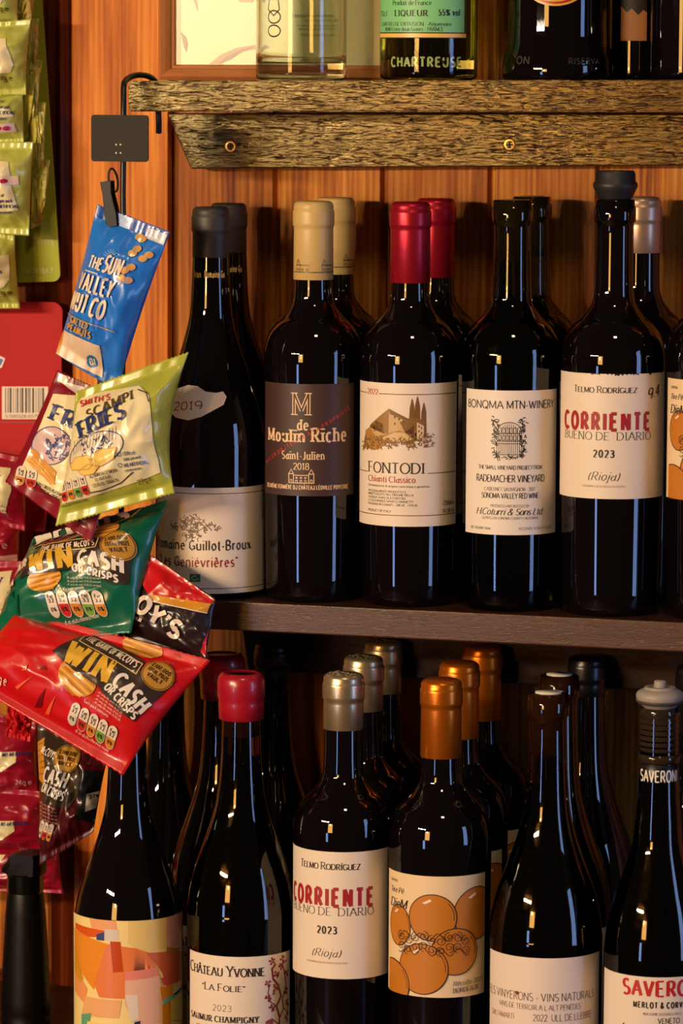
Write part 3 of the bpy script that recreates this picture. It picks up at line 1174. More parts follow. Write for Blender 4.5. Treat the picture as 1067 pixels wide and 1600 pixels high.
for i, (y, x_) in enumerate(((762, 670), (770, 635), (775, 646), (780, 634), (785.5, 646), (791, 652))):
    s = ('Denominazione di origine controllata e garantita', 'INTEGRALMENTE PRODOTTO E', 'IMBOTTIGLIATO ALL ORIGINE NELLA', 'AZIENDA AGRICOLA FONTODI', 'DI GIOVANNI E MARCO MANETTI', 'PANZANO IN CHIANTI - GREVE - ITALIA')[i]
    b.t(art, s, 577, x_, y - 3.4, y, INK, 'sans')
b.t(art, 'PRODUCT OF ITALY', 577, 612, 796.5, 800, INK, 'sans')
b.t(art, '750ml e', 692, 709, 781, 788, INK, 'serif')
b.t(art, '14.5% vol', 691, 709, 794, 800, INK, 'serif')
b.label(art)
rear(b, 681, 309, YR, 'crimson-capped wine bottle directly behind the villa-label bottle')

# --- gate label, bare green neck
b = Bottle(797, 311, YF, 76.5, 'bordeaux', ZMID, 'uncapped green-necked wine bottle with a gate drawn on its white label')
b.body(GREENGLASS)
b.wine(102)
art = Art()
x0, x1 = b.ax(729), b.ax(868)
LW = (226, 212, 200)
art.rect(x0, 604, x1, 827, LW, 0)
b.t(art, '8ONQMA', 732, 786, 626, 638, INK, 'sans', track=.12)
b.t(art, 'MTN-WINERY', 791, 863, 626, 638, INK, 'sans', track=.1)
gx0, gx1 = b.ax(771), b.ax(820)
yy0 = b.ay(653)
gw = gx1 - gx0
for i in range(13):
    x = gx0 + gw * (.12 + .76 * i / 12)
    hgt = 14 - 14 * math.sin(PI * i / 12)
    art.line([(x, yy0 + 8 + hgt), (x, yy0 + 58)], .8, INK)
for y in (24, 36, 40, 57):
    art.line([(gx0 + gw * .12, yy0 + y), (gx0 + gw * .88, yy0 + y)], .9, INK)
art.ring((gx0 + gx1) / 2, yy0 + 22, gw * .38, 15, 1.2, INK, 2, 180, 360)
for i in range(6):
    art.ring(gx0 + gw * (.2 + .12 * i), yy0 + 20, 2.6, 5, .7, INK)
    art.ring(gx0 + gw * (.2 + .12 * i), yy0 + 31, 2.6, 4, .7, INK)
for s_ in (0, .86):
    art.scribble(gx0 + gw * s_, yy0, gx0 + gw * (s_ + .14), yy0 + 62, 55, 1.3, INK, 9 + int(s_ * 10))
art.scribble(gx0 + 4, yy0 + 58, gx1 - 4, yy0 + 63, 26, 1.1, INK, 21)
b.t(art, 'THE SMALL VINEYARD PROJECT FROM', 749, 846, 728, 734, INK, 'sans')
b.t(art, 'RADEMACHER VINEYARD', 746, 850, 743, 753.5, INK, 'sans')
b.t(art, 'CABERNET SAUVIGNON - 2017', 758, 836, 762, 767.5, INK, 'thin')
b.t(art, 'SONOMA VALLEY RED WINE', 754, 841, 771, 779, INK, 'sans')
b.t(art, 'PRODUCED AND BOTTLED BY', 768, 827, 789, 793, INK, 'thin')
b.t(art, 'H.Coturri & Sons Ltd.', 746, 848, 795, 805, INK, 'script', track=.03, weight=1.3)
b.t(art, 'GLEN ELLEN SONOMA COUNTY CALIFORNIA', 755, 841, 808, 812, INK, 'thin')
b.t(art, 'NET VOLUME 750ml', 738, 768, 823, 827, INK, 'thin')
b.t(art, 'ALCOHOL 14.1% BY VOLUME', 811, 862, 823, 827, INK, 'thin')
b.label(art)
rear(b, 831, 305, YR, 'bare-necked wine bottle behind the gate-label bottle')


# --- red-lettered labels
def corriente(b, art, x0, x1, yt, yb, tx, torn=False):
    """tx maps label fractions to pixels: (x of the text block start, end)"""
    art.rect(b.ax(x0), yt, b.ax(x1), yb, CREAM, 0)
    if torn:
        r = random.Random(4)
        for _ in range(26):
            x = b.ax(x0) + (b.ax(x1) - b.ax(x0)) * (.35 + .6 * r.random())
            art.poly([(x - r.uniform(1, 4), yt - .3), (x + r.uniform(1, 4), yt - .3), (x + r.uniform(-1, 1), yt + r.uniform(1, 3.5))], (30, 18, 18), 1)
    else:
        art.line([(b.ax(x0), yt), (b.ax(x0), yb)], 1.0, (120, 84, 70))


b = Bottle(956, 310, YF, 81, 'bordeaux', ZMID, 'opened wine bottle with black rubber stopper and red CORRIENTE lettering', H=None)
b.H -= 0.0
b.body()
H = b.H
b.lathe('stopper', [(0, H - .012), (.0092, H - .012), (.0098, H - .0005), (.0125, H + .0005), (.0150, H + .006), (.0166, H + .0092), (.0167, H + .0115), (.0150, H + .0135), (.0148, H + .0190), (.0136, H + .0212), (0, H + .0215)], RUBBER, sharp=45)
art = Art()
corriente(b, art, 875.5, 1036.5, 578, 771, None, True)
b.t(art, '^TELMO ^RODR\u00cdGUEZ', 897, 993, 604, 614, INK, 'serif', smallcaps=True)
art.text('9.4', b.ax(1010), 619, b.ax(1027), 612, 16, (16, 12, 14), 'script', weight=1.5, layer=4)
b.t(art, 'CORRIENTE', 883, 1014, 647, 672, RED, 'heavy', track=.2)
b.t(art, 'BUENO DE  DIARIO', 884, 1015, 676, 688, INK, 'light', track=.14)
b.t(art, '2023', 927, 960, 704, 715, INK, 'serifb', track=.14)
b.t(art, '(Rioja)', 919, 967, 738, 751, (70, 58, 50), 'script')
b.t(art, 'DENOMINACION DE ORIGEN CALIFICADA', 911, 977, 759, 762, (130, 110, 94), 'thin')
b.label(art)
CORR_MID = b
# silver-capped bottle behind it
bs = Bottle(997, 306, YR, 79, 'bordeaux', ZMID, 'pale copper-capped wine bottle behind the rubber-stoppered one')
bs.body(lip=False)
capsule(bs, 396, CAP_ROSE, .0152)


# --- orange spheres label
def spheres_label(b, x0px, sc, yt, yb, X0, tx):
    """X0: pixel where the label's left edge lies (as arc px value), sc: scale of the drawing"""
    art = Art()
    wdt = 189 * sc
    art.rect(X0, yt, X0 + wdt, yb, (226, 198, 158), 0)
    h = yb - yt
    OR, LN, HI = (186, 112, 22), (66, 34, 10), (240, 214, 190)
    mx = lambda u: X0 + u * sc
    my = lambda v: yt + v * sc

    def clip(pts):
        out = []
        for x, y in pts:
            out.append((min(max(x, X0), X0 + wdt), min(max(y, yt), yb)))
        return out
    for k, (u, v, ru, rv, hl) in enumerate(((167, 62, 43, 42, 1), (27, 84, 26, 32, 1), (90, 66, 39, 37, 1), (128, 120, 39, 37, 0), (74, 148, 42, 40, 1), (12, 178, 40, 38, 0))):
        pts = [(mx(u + ru * math.cos(a * PI / 24)), my(v + rv * math.sin(a * PI / 24))) for a in range(48)]
        art.poly(clip(pts), OR, 2 + 2 * k)
        for i in range(48):
            a, c = pts[i], pts[(i + 1) % 48]
            if X0 < a[0] < X0 + wdt and yt < a[1] < yb and X0 < c[0] < X0 + wdt and yt < c[1] < yb:
                art.line([a, c], 1.6, LN, 3 + 2 * k)
        for i in range(2, 9):
            a = [(mx(u + .9 * ru * math.cos(t_ * PI / 24)), my(v + .9 * rv * math.sin(t_ * PI / 24))) for t_ in (i - 8, i - 7)]
            if X0 < a[0][0] < X0 + wdt and yt < a[0][1] < yb and X0 < a[1][0] < X0 + wdt:
                art.line(a, 1.0, LN, 3 + 2 * k)
        if hl and X0 + 8 < mx(u - ru * .3) and mx(u - ru * .3) + 8 < X0 + wdt:
            art.poly([(mx(u - ru * .42), my(v - rv * .62)), (mx(u - ru * .1), my(v - rv * .8)), (mx(u - ru * .02), my(v - rv * .72)), (mx(u - ru * .3), my(v - rv * .58))], HI, 3 + 2 * k)
    IRON = (44, 22, 8)
    for k in range(9):
        u = 36 + 13.5 * k
        for sg in (-1, 1):
            pts = []
            for i in range(22):
                a = PI / 2 + sg * i / 21 * 1.5 * 2 * PI
                rr = 8.5 * (1 - i / 26)
                pts.append((mx(u + rr * math.cos(a) * (1 if k % 2 else -1)), my(107 + 4 * math.sin(k * 1.7) + sg * 8 + rr * math.sin(a) * sg)))
            art.line(pts, .85, IRON, 16)
    for v0 in (96, 120):
        art.line([(mx(30 + i * 4), my(v0 + 6 * math.sin(i * .9 + v0))) for i in range(30)], .85, IRON, 16)
    art.poly([(X0 - 14, yt), (X0, yt), (X0, yb), (X0 - 14, yb)], (226, 198, 158), 0)
    t0, t1 = tx
    art.text('CHATEAU', t0, my(16), t0 + .5 * (t1 - t0), my(16), 4 * sc, INK, 'italic', 5)
    art.text('Tire P\u00e9', t0, my(33), t0 + .85 * (t1 - t0), my(33), 8.5 * sc, INK, 'italic', 5)
    art.text('DieM', t0, my(56), t1, my(56), 13.5 * sc, INK, 'italic', 5, weight=1.1)
    art.text('R\u00e9colte 2023', mx(124), my(174), mx(180), my(171), 7 * sc, INK, 'italic', 17)
    art.text('BORDEAUX', mx(124), my(185), mx(170), my(182.5), 7 * sc, INK, 'serif', 17)
    b.label(art)


b = Bottle(1121, 303, YF, 81, 'bordeaux', ZMID, 'wine bottle at the right picture edge with orange spheres on its label')
b.body(lip=False)
capsule(b, 440, CAP_ORANGE)
spheres_label(b, 0, .95, 589, 775, b.ax(1047.5), (b.ax(1048.5), b.ax(1071)))

# ------------------------------------------------------------------ the lower row
YA, YB, YC = -0.215, -0.130, -0.0445

# abstract label, neck hidden behind the crisp bags
b = Bottle(200, 1078, YA, 86, 'burgundy', ZLOW, 'dark wine bottle with pastel patchwork label below the hanging crisp bags', cy=1500)
b.body(lip=False)
capsule(b, 1150, CAP_BLACK, .0145)
art = Art()
X0, X1 = b.ax(116), b.ax(284)
YT_ = 1420
art.rect(X0, YT_, X1, YT_ + 250, (236, 210, 140), 0)
W_ = X1 - X0
ap = lambda pts: [(X0 + W_ * u, YT_ + v) for u, v in pts]
for k, (pts, col) in enumerate((
    ([(.5, 0), (.78, 0), (.78, 48), (.6, 50), (.5, 35)], (228, 196, 122)),
    ([(.78, 0), (1, 0), (1, 60), (.9, 62), (.78, 50)], (218, 158, 152)),
    ([(.9, 0), (1, 0), (1, 45), (.94, 30)], (204, 122, 130)),
    ([(.22, 0), (.42, 0), (.43, 14), (.24, 16)], (226, 160, 112)),
    ([(.05, 14), (.34, 16), (.34, 26), (.2, 30), (.05, 22)], (208, 88, 36)),
    ([(.03, 22), (.22, 30), (.36, 36), (.3, 80), (.26, 110), (.1, 80), (.03, 60)], (224, 138, 44)),
    ([(.34, 14), (.44, 14), (.44, 30), (.34, 32)], (206, 196, 184)),
    ([(.28, 24), (.34, 18), (.34, 32), (.28, 32)], (62, 72, 130)),
    ([(.36, 36), (.55, 42), (.66, 52), (.7, 80), (.5, 88), (.5, 120), (.3, 120), (.26, 100)], (222, 122, 70)),
    ([(.38, 32), (.45, 32), (.47, 78), (.4, 80)], (186, 70, 24)),
    ([(.62, 50), (.86, 54), (.98, 62), (.98, 104), (.78, 106), (.74, 84)], (204, 98, 66)),
    ([(.78, 46), (.96, 56), (.86, 60), (.78, 54)], (170, 120, 40)),
    ([(.48, 78), (.7, 74), (.72, 90), (.48, 92)], (226, 132, 118)),
    ([(.48, 92), (.72, 88), (.78, 160), (.56, 162), (.48, 130)], (228, 176, 150)),
    ([(.03, 70), (.2, 110), (.18, 135), (.04, 120)], (230, 150, 92)),
    ([(.18, 122), (.46, 122), (.44, 150), (.14, 152)], (228, 168, 116)),
    ([(.04, 50), (.16, 96), (.12, 104), (.03, 84)], (206, 146, 40)),
    ([(.48, 114), (.56, 114), (.57, 150), (.52, 156)], (222, 206, 190)),
    ([(.73, 92), (.8, 92), (.8, 104), (.75, 104)], (214, 82, 92)),
    ([(.72, 106), (.84, 106), (.84, 124), (.74, 126)], (216, 134, 34)),
    ([(.74, 126), (.98, 116), (.98, 122), (.75, 134)], (124, 176, 160)),
    ([(.84, 122), (.95, 116), (.98, 118), (.88, 124)], (52, 78, 110)),
    ([(.74, 134), (.82, 132), (.82, 240), (.76, 240)], (206, 134, 30)),
    ([(.82, 130), (1, 122), (1, 170), (.82, 160)], (228, 202, 100)),
    ([(.14, 152), (.24, 146), (.18, 190), (.14, 190)], (100, 156, 124)),
    ([(.54, 156), (.58, 154), (.58, 180), (.55, 180)], (40, 52, 90)),
    ([(.2, 160), (.54, 158), (.54, 240), (.2, 240)], (232, 208, 128)),
)):
    art.poly(ap(pts), col, 1 + k * .25)
b.label(art, glossy=True)
rear(b, 260, 1026, YC, 'dark wine bottle against the panelling behind the patchwork-label bottle')

# red wax seal
b = Bottle(376, 1047, YA, 84, 'burgundy', ZLOW, 'red wax-sealed wine bottle with a vine drawn on its cream label', cy=1500, rtop=.017)
b.body(BROWNGLASS)
H = b.H
b.wine(62, False)
b.lathe('cork', [(0, H - .0475), (.0102, H - .0475), (.0102, H - .001), (0, H - .001)], CORK)
b.lathe('wax_seal', [(.0160, H - .0345), (.0168, H - .034), (.0172, H - .022), (.0170, H - .0195), (.0178, H - .0175), (.0181, H - .008), (.0174, H - .003), (.0155, H + .0002), (.0125, H + .001), (.011, H - .0002), (0, H - .0004)], CAP_WAX)
art = Art()
X0, X1 = b.ax(297.5), b.ax(452)
art.rect(X0, 1476, X1, 1660, CREAM, 0)
b.t(art, '^CH\u00c2TEAU ^YVONNE', 299, 413, 1510, 1526, INK, 'serif', smallcaps=True)
b.t(art, '"^LA ^FOLIE"', 317, 383, 1538, 1549, INK, 'serif', smallcaps=True)
b.t(art, '2023', 333, 362, 1571, 1580, INK, 'thin', track=.18)
b.t(art, 'SAUMUR CHAMPIGNY', 300, 404, 1589, 1598, INK, 'serifb')
b.t(art, 'APPELLATION SAUMUR CHAMPIGNY CONTROLEE', 308, 402, 1606, 1611, INK, 'thin')
VR = (136, 28, 40)
vxx = lambda p: b.ax(p)
for pts, wd in (([(434, 1620), (436, 1590), (431, 1572), (438, 1556), (434, 1540), (426, 1530), (424, 1514), (430, 1506)], 3.2), ([(436, 1590), (442, 1575), (440, 1560), (446, 1540), (444, 1522), (440, 1506), (447, 1500)], 2.2),
                ([(431, 1572), (422, 1566), (418, 1552), (420, 1540)], 1.8), ([(434, 1600), (424, 1592), (420, 1596)], 1.6), ([(442, 1575), (448, 1580), (450, 1570)], 1.4)):
    art.line([(vxx(p[0]), b.ay(p[1], p[0])) for p in pts], wd, VR)
r = random.Random(5)
for (p, q) in ((424, 1502), (440, 1498), (418, 1537), (431, 1522), (447, 1520), (418, 1560), (446, 1548), (424, 1575), (448, 1566), (421, 1598), (438, 1510)):
    x, y = vxx(p), b.ay(q, p)
    for k in range(5):
        a = k * 1.2566 + r.random()
        art.poly([(x, y), (x + 5 * math.cos(a - .4), y + 5 * math.sin(a - .4)), (x + 6.5 * math.cos(a), y + 6.5 * math.sin(a)), (x + 5 * math.cos(a + .4), y + 5 * math.sin(a + .4))], VR, 3)
for (p, q) in ((420, 1602), (446, 1588), (430, 1545)):
    for k in range(8):
        art.ell(vxx(p) + r.uniform(-5, 5), b.ay(q, p) + r.uniform(-7, 7), 2.4, 2.4, (160, 70, 76), 3, 10)
b.label(art)
rear(b, 347, 1026, YB, 'red wax-sealed wine bottle half hidden behind the vine-label bottle')
bs = Bottle(425, 1000, YC, 80, 'burgundy', ZLOW, 'black-capped wine bottle in the shade between the wax-sealed and champagne-capped ones', cy=1400)
bs.body(lip=False)
capsule(bs, 1075, CAP_BLACK, .0146)

# champagne-coloured capsules
b = Bottle(535, 1047, YA, 77, 'bordeaux', ZLOW, 'champagne-capped wine bottle with red CORRIENTE lettering, front of its line', cy=1400)
b.body(lip=False)
cap_ = capsule(b, 1143, CAP_SILVER)
H = b.H
bm = bmesh.new()
rr_ = random.Random(2)
for k in range(26):
    a, q = rr_.uniform(0, 2 * PI), .0105 * math.sqrt(rr_.random())
    add_lathe(bm, [(.0011, 0), (.0009, .0005), (0, .0007)], 8, (q * math.cos(a), q * math.sin(a), H + .0001))
print_on(cap_, bm, [CAP_SILVER])
art = Art()
corriente(b, art, 458, 610, 1316, 1512, None)
b.t(art, '^TELMO ^RODR\u00cdGUEZ', 471, 562, 1348, 1359, INK, 'serif', smallcaps=True)
b.t(art, 'CORRIENTE', 460, 583, 1390, 1416, RED, 'heavy', track=.2)
b.t(art, 'BUENO DE  DIARIO', 460.5, 583, 1419, 1431, INK, 'light', track=.14)
b.t(art, '2023', 496, 527, 1448, 1459, INK, 'serifb', track=.14)
b.t(art, '(Rioja)', 488, 532, 1483, 1495, (70, 58, 50), 'script')
b.t(art, 'DENOMINACION DE ORIGEN CALIFICADA', 481, 543, 1503, 1506, (130, 110, 94), 'thin')
b.label(art)
rear(b, 568, 1022, YB, 'champagne-capped wine bottle, middle of its line of three')
rear(b, 598, 1000, YC, 'champagne-capped wine bottle at the back, its top touching the shelf shadow')

# copper capsules
b = Bottle(687, 1056, YA, 80, 'bordeaux', ZLOW, 'copper-capped wine bottle with orange spheres on its label, front of its line', cy=1400)
b.body(lip=False)
capsule(b, 1187, CAP_ORANGE)
spheres_label(b, 0, .97, 1353, 1540, b.ax(611.5), (b.ax(612.5), b.ax(636)))
rear(b, 718, 1033, YB, 'copper-capped wine bottle, middle of its line of three')
rear(b, 754, 1010, YC, 'copper-capped wine bottle at the back, just under the shelf')

# natural wine, bare cork
b = Bottle(852, 1077, YA, 89, 'burgundy', ZLOW, 'uncapped tan-necked wine bottle with plain typed white label', cy=1500)
b.body(BROWNGLASS)
b.wine(66, True)
b.lathe('cork_disc', [(0.0098, b.H + .0001), (.0098, b.H + .0007), (0, b.H + .0008)], WHITE)
art = Art()
X0, X1 = b.ax(766.5), b.ax(935)
art.rect(X0, 1477, X1, 1660, (224, 206, 194), 0)
GI = (92, 76, 66)
b.t(art, 'ELS VINYERONS - VINS NATURALS', 767.5, 927, 1553, 1565, GI, 'thin', track=.12)
b.t(art, 'VINS DE TERROIR A L ALT PENEDES', 782, 907, 1571, 1579, GI, 'thin', track=.12)
b.t(art, 'SALTAMART\u00cd', 771, 805, 1582, 1590, (140, 70, 50), 'thin')
b.t(art, '2022  ULL DE LLEBRE', 834, 923, 1585, 1595, GI, 'thin', track=.12)
art.ell(b.ax(809), b.ay(1552, 809), 3.4, 2.8, (120, 30, 40), 3, 14)
b.label(art)
rear(b, 874, 1048, YB, 'bare-corked wine bottle, middle one behind the plain typed label')
bs = Bottle(911, 1020, YC, 84, 'burgundy', ZLOW, 'black-topped wine bottle at the back, third behind the plain typed label', cy=1500)
bs.body(lip=False)
capsule(bs, 1090, CAP_BLACK, .0146)

# screw-thread neck with a grey stopper
b = Bottle(1025, 1098, YA, 82, 'burgundy', ZLOW, 'wine bottle with grey stopper and red SAVERONI lettering on white label', cy=1500)
H = b.H
b.body(BROWNGLASS, lip=False)
b.wine(60, False)
b.lathe('screw_thread', [(.0132, H - .034)] + [(.0142 + .0007 * (1 if k % 2 else -1), H - .033 + k * .0021) for k in range(14)] + [(.0138, H - .002), (.0132, H - .0005)], mat('thread_glass', (44, 34, 24), .06))
b.lathe('thread_collar', [(.0146, H - .041), (.0154, H - .0405), (.0156, H - .036), (.0150, H - .035), (.0140, H - .0345)], mat('thread_glass', (44, 34, 24), .06))
zz = at(1025, 1233, YA).z - b.base.z
zt2 = at(1025, 1180, YA).z - b.base.z
sleeve_ = b.lathe('neck_sleeve', [(.0144, zz), (.0148, zz + .0005), (.0146, H - .0415), (.0140, H - .041)], mat('black_sleeve', (12, 11, 12), .35))
b.lathe('stopper', [(0, H - .014), (.0092, H - .014), (.0098, H - .0025), (.0128, H + .0005), (.0160, H + .003), (.0174, H + .0065), (.0175, H + .009), (.0164, H + .0108), (.0140, H + .0122), (.0118, H + .013), (.0112, H + .0145), (.0085, H + .0148), (.0080, H + .0138), (.0046, H + .0138), (.0044, H + .0185), (.0036, H + .0192), (0, H + .0194)], GREY_RUBBER, sharp=45)
b.lathe('stopper_band', [(.0158, H + .0022), (.0176, H + .0042), (.0177, H + .0052), (.0170, H + .0052)], mat('stopper_dark_band', (70, 64, 60), .5))  # darker grey band round the lower rim of the stopper
art = Art()
kk = b.rpx / (.0150 * b.s)
art.text('SAVERONI', -34 * kk, b_y(b, 1222, .015), 34 * kk, b_y(b, 1222, .015), 17, (224, 216, 206), 'deco', track=.06)
b.rlab = .0149
bm = bmesh.new()
pal = Palette('label_print', rough=.4)
art.build(bm, lambda x, y, l: b.surf(x, y, l), pal)
print_on(sleeve_, bm, pal.mats)
art = Art()
X0, X1 = b.ax(945), b.ax(1104)
art.rect(X0, 1508, X1, 1660, (226, 208, 192), 0)
b.t(art, 'SAVERONI', 974, 1092, 1534, 1557, (186, 20, 26), 'deco', track=.07)
b.t(art, 'MERLOT & CORVINA', 991, 1080, 1567, 1575.5, INK, 'bold', track=.16)
b.t(art, 'INDICAZIONE GEOGRAFICA TIPICA', 1006, 1064, 1583, 1587, (90, 76, 66), 'thin')
b.t(art, 'VENETO', 1029, 1062, 1591, 1599, INK, 'sans', track=.16)
art.scribble(b.ax(960), 1580, b.ax(1015), 1604, 60, 2.2, INK, 31, inside=lambda u, v: v > .35 + .5 * abs(u - .5))
b.label(art)
bs = Bottle(1080, 1034, YB, 80, 'burgundy', ZLOW, 'black-capped wine bottle at the right edge behind the grey-stoppered one', cy=1500)
bs.body(lip=False)
capsule(bs, 1185, CAP_BLACK, .0148)
SAV = b

# ------------------------------------------------------------------ upper shelf
ZB = lambda px: zt(X(px, -0.07, 125))


def round_bottle(name, cx, rpx, Y, label, H, profile, m, kind='bottle'):
    p = at(cx, 100, Y)
    s = F / depth(p)
    R = rpx / s
    base = Vector((p.x, Y, zt(p.x) + .0002))
    root = empty(name, base, label, kind)
    bm = bmesh.new()
    P = profile(R, H)
    add_lathe(bm, P, 72)
    bmesh.ops.recalc_face_normals(bm, faces=bm.faces)
    g = mesh_obj('glass', bm, m, root, True, 60)
    d = CAM - base
    return root, base, R, s, math.atan2(d.x, -d.y)


def spirit_prof(R, H):
    return [(0, .004), (R * .7, .002), (R * .9, 0), (R * .985, .0015), (R, .005)] + [(R, .01 + k * (H - .11) / 6) for k in range(7)] + [(R * .95, H - .085), (R * .7, H - .065), (R * .42, H - .05), (.014, H - .03), (.014, H - .001), (0, H)]


def cavity(R, H, bot):
    r = R - .003
    return [(0, bot + .003), (r * .8, bot + .001), (r * .97, bot + .002), (r, bot + .006)] + [(r, bot + .01 + k * (H - .115 - bot) / 6) for k in range(7)] + [(r * .95, H - .09), (r * .7, H - .07), (r * .4, H - .054), (.0105, H - .032), (.0105, H - .004), (0, H - .004)]


def wrap_art(root, art, az, R, s, base, Y, cx, pal, name='label', inner=False, step=None):
    rpx = R * s

    def mp(x, y, l):
        a = az + x / rpx
        r = R + (.0001 + .00007 * l)
        z = at(cx, y, Y).z - base.z
        return Vector((math.sin(a) * r, -math.cos(a) * r, z))
    bm = bmesh.new()
    art.build(bm, mp, pal, stepx=rpx / 18)
    if name == 'embossed_lettering':
        return print_on([c for c in root.children if c.name.startswith('glass')][0], bm, pal.mats)
    return mesh_obj(name, bm, pal.mats, root)


# clear spirit
YS = -0.072
root, base, R, s, az = round_bottle('spirit_bottle', 470.5, 71, YS, 'clear glass spirit bottle with thick base in front of the picture frame', .27, spirit_prof, CLEAR)
bm = bmesh.new()
add_lathe(bm, cavity(R, .27, .012), 72)
bmesh.ops.recalc_face_normals(bm, faces=bm.faces)
bmesh.ops.reverse_faces(bm, faces=bm.faces)
mesh_obj('hollow', bm, CLEAR, root, True, 60)
art = Art()
rp = R * s
back = lambda px: rp * PI - rp * math.asin(max(-.99, min(.99, (px - 470.5) / rp)))
GR = (60, 56, 50)
for (a, c, y, h) in ((452, 526, 26, 5), (478, 534, 33, 4.5), (462, 530, 41, 3.5), (466, 530, 46, 3.5), (470, 528, 56, 5)):
    art.text('vodka distilled and bottled for the bar'[:int((c - a) / 2.4)], back(c), y, back(a), y, h, GR, 'sans')
for k in range(2):
    art.ring(back(424), 26 + 22 * k, 14, 10 - k, 2.2, GR if k else (150, 90, 60))
art.line([(back(430), -10), (back(434), 14), (back(424), 24), (back(414), 14), (back(418), -10)], 2, (150, 90, 60))
wrap_art(root, art, az, R, s, base, YS, 470.5, Palette('label_print', rough=.5), 'back_label')

# green liqueur
root, base, R, s, az = round_bottle('liqueur_bottle', 669.5, 76.5, YS, 'clear liqueur bottle with mint-green label and embossed lettering', .27, spirit_prof, mat('pale_green_glass', (214, 226, 170), 0.0, trans=1.0, ior=1.46, key='pale_green_glass'))
bm = bmesh.new()
P = cavity(R, .27, .014)
zlev = .2
P = [q for q in P if q[1] < zlev] + [(0, zlev)]
add_lathe(bm, P, 72)
bmesh.ops.recalc_face_normals(bm, faces=bm.faces)
mesh_obj('liqueur', bm, mat('green_liqueur', (196, 214, 96), 0.0, trans=1.0, ior=1.36, key='green_liqueur'), root, True, 60)
art = Art()
rp = R * s
ax = lambda px: rp * math.asin(max(-.999, min(.999, (px - 669.5) / rp)))
art.rect(ax(594), -140, ax(728), 60, (70, 60, 24), 0)
art.rect(ax(594), -140, ax(724), 51, (124, 196, 130), 1)
art.rect(ax(594), 53, ax(727), 59, 'gold', 2)
art.text('Produit de France', ax(614), 9, ax(673), 9, 7, INK, 'serif')
art.text('70cl', ax(595), 26, ax(605), 26, 8, INK, 'serif')
art.text('LIQUEUR', ax(617), 26, ax(668), 26, 9, INK, 'serifb')
art.text('55% vol', ax(684), 25, ax(717), 25, 9, INK, 'serifb')
art.text('CHARTREUSE DIFFUSION - Aiguenoire', ax(597), 41, ax(704), 41, 5.5, INK, 'serif')
art.text('38380 Entre-deux-Guiers - FRANCE', ax(602), 49, ax(692), 49, 5.5, INK, 'serif')
wrap_art(root, art, az, R, s, base, YS, 669.5, Palette('label_print', rough=.5))
art = Art()
art.text('CHARTREUSE', ax(612), 104, ax(720), 104, 14, (150, 164, 96), 'bold', track=.15)
EMB = Palette('embossed_glass', rough=.05)
EMB.kw = dict(rough=.08, coat=.5)
wrap_art(root, art, az, R, s, base, YS, 669.5, EMB, 'embossed_lettering')


# dark bottle with a flared plinth
def plinth_prof(R, H):
    return [(0, .004), (R * .8, .001), (R * .97, 0), (R * 1.0, .003), (R, .008), (R * .99, .015), (R * .95, .021), (R * .9, .027), (R * .89, .033)] + [(R * .885, .04 + k * .018) for k in range(6)] + [(R * .8, .16), (R * .5, .2), (.015, .23), (.014, H - .001), (0, H)]


root, base, R, s, az = round_bottle('spirit_bottle', 872, 88, -0.074, 'black spirit bottle with flared embossed base and red-gold label edge', .28, plinth_prof, BLACKGLASS)
art = Art()
rp = R * s * .885
for rr_, col, la in ((52, (206, 158, 60), 0), (48, (170, 34, 24), 1), (44, (206, 158, 60), 2), (41, (170, 34, 24), 3)):
    art.ell(-6, -32, rr_ * 1.06, rr_ * .82, col, la)
wrap_art(root, art, az, R * .885, s * 1.0, base, -0.074, 872, Palette('label_print', rough=.4))
art = Art()
art.text('ON', -72, 100, -46, 100, 11, (60, 56, 48), 'bold')
art.text('RISERVA', 16, 100, 70, 100, 9, (50, 44, 40), 'bold')


def mp2(x, y, l, base=base, R=R, s=s, az=az):
    z = at(872, y, -0.074).z - base.z
    pr = plinth_prof(R, .28)
    r = R
    for (r0, z0), (r1, z1) in zip(pr[3:], pr[4:]):
        if z0 <= z <= z1:
            r = r0 + (r1 - r0) * (z - z0) / (z1 - z0)
    a = az + x / (R * s)
    r += .0005
    return Vector((math.sin(a) * r, -math.cos(a) * r, z))


bm = bmesh.new()
pal = Palette('embossed_dark', rough=.1)
art.build(bm, mp2, pal)
print_on([c for c in root.children if c.name.startswith('glass')][0], bm, pal.mats)

# square-shouldered dark bottle and a smoked-glass bottle at the right edge
root, base, R, s, az = round_bottle('spirit_bottle', 992, 40, -0.04, 'narrow dark bottle with torn tan label between two black spirit bottles', .26, spirit_prof, BLACKGLASS)
art = Art()
art.rect(-24, -120, 18, 64, (150, 96, 48), 0)
art.poly([(-24, 10), (-14, 20), (-6, 14), (4, 24), (12, 16), (18, 20), (18, -40), (-24, -40)], (24, 14, 8), 1)
wrap_art(root, art, az, R, s, base, -0.04, 992, Palette('label_print', rough=.6))
root, base, R, s, az = round_bottle('spirit_bottle', 1078, 62, -0.076, 'black glass bottle cut off by the picture edge on the upper shelf', .27, spirit_prof, BLACKGLASS)

# picture frame leaning on the wall behind the bottles
YP = -0.030
pf = empty('picture_frame', at(420, 129, YP), 'wooden framed pale green picture leaning behind the clear bottle', 'picture')
ox = pf.location
a, c = at(250, 129, YP), at(648, 127, YP)
x0, x1 = a.x - ox.x, c.x - ox.x
zb0 = zt(a.x) - ox.z + .0004
zt0 = zb0 + .26
FR = mat('frame_wood', (178, 112, 66), .32, coat=.4, coat_rough=.15)


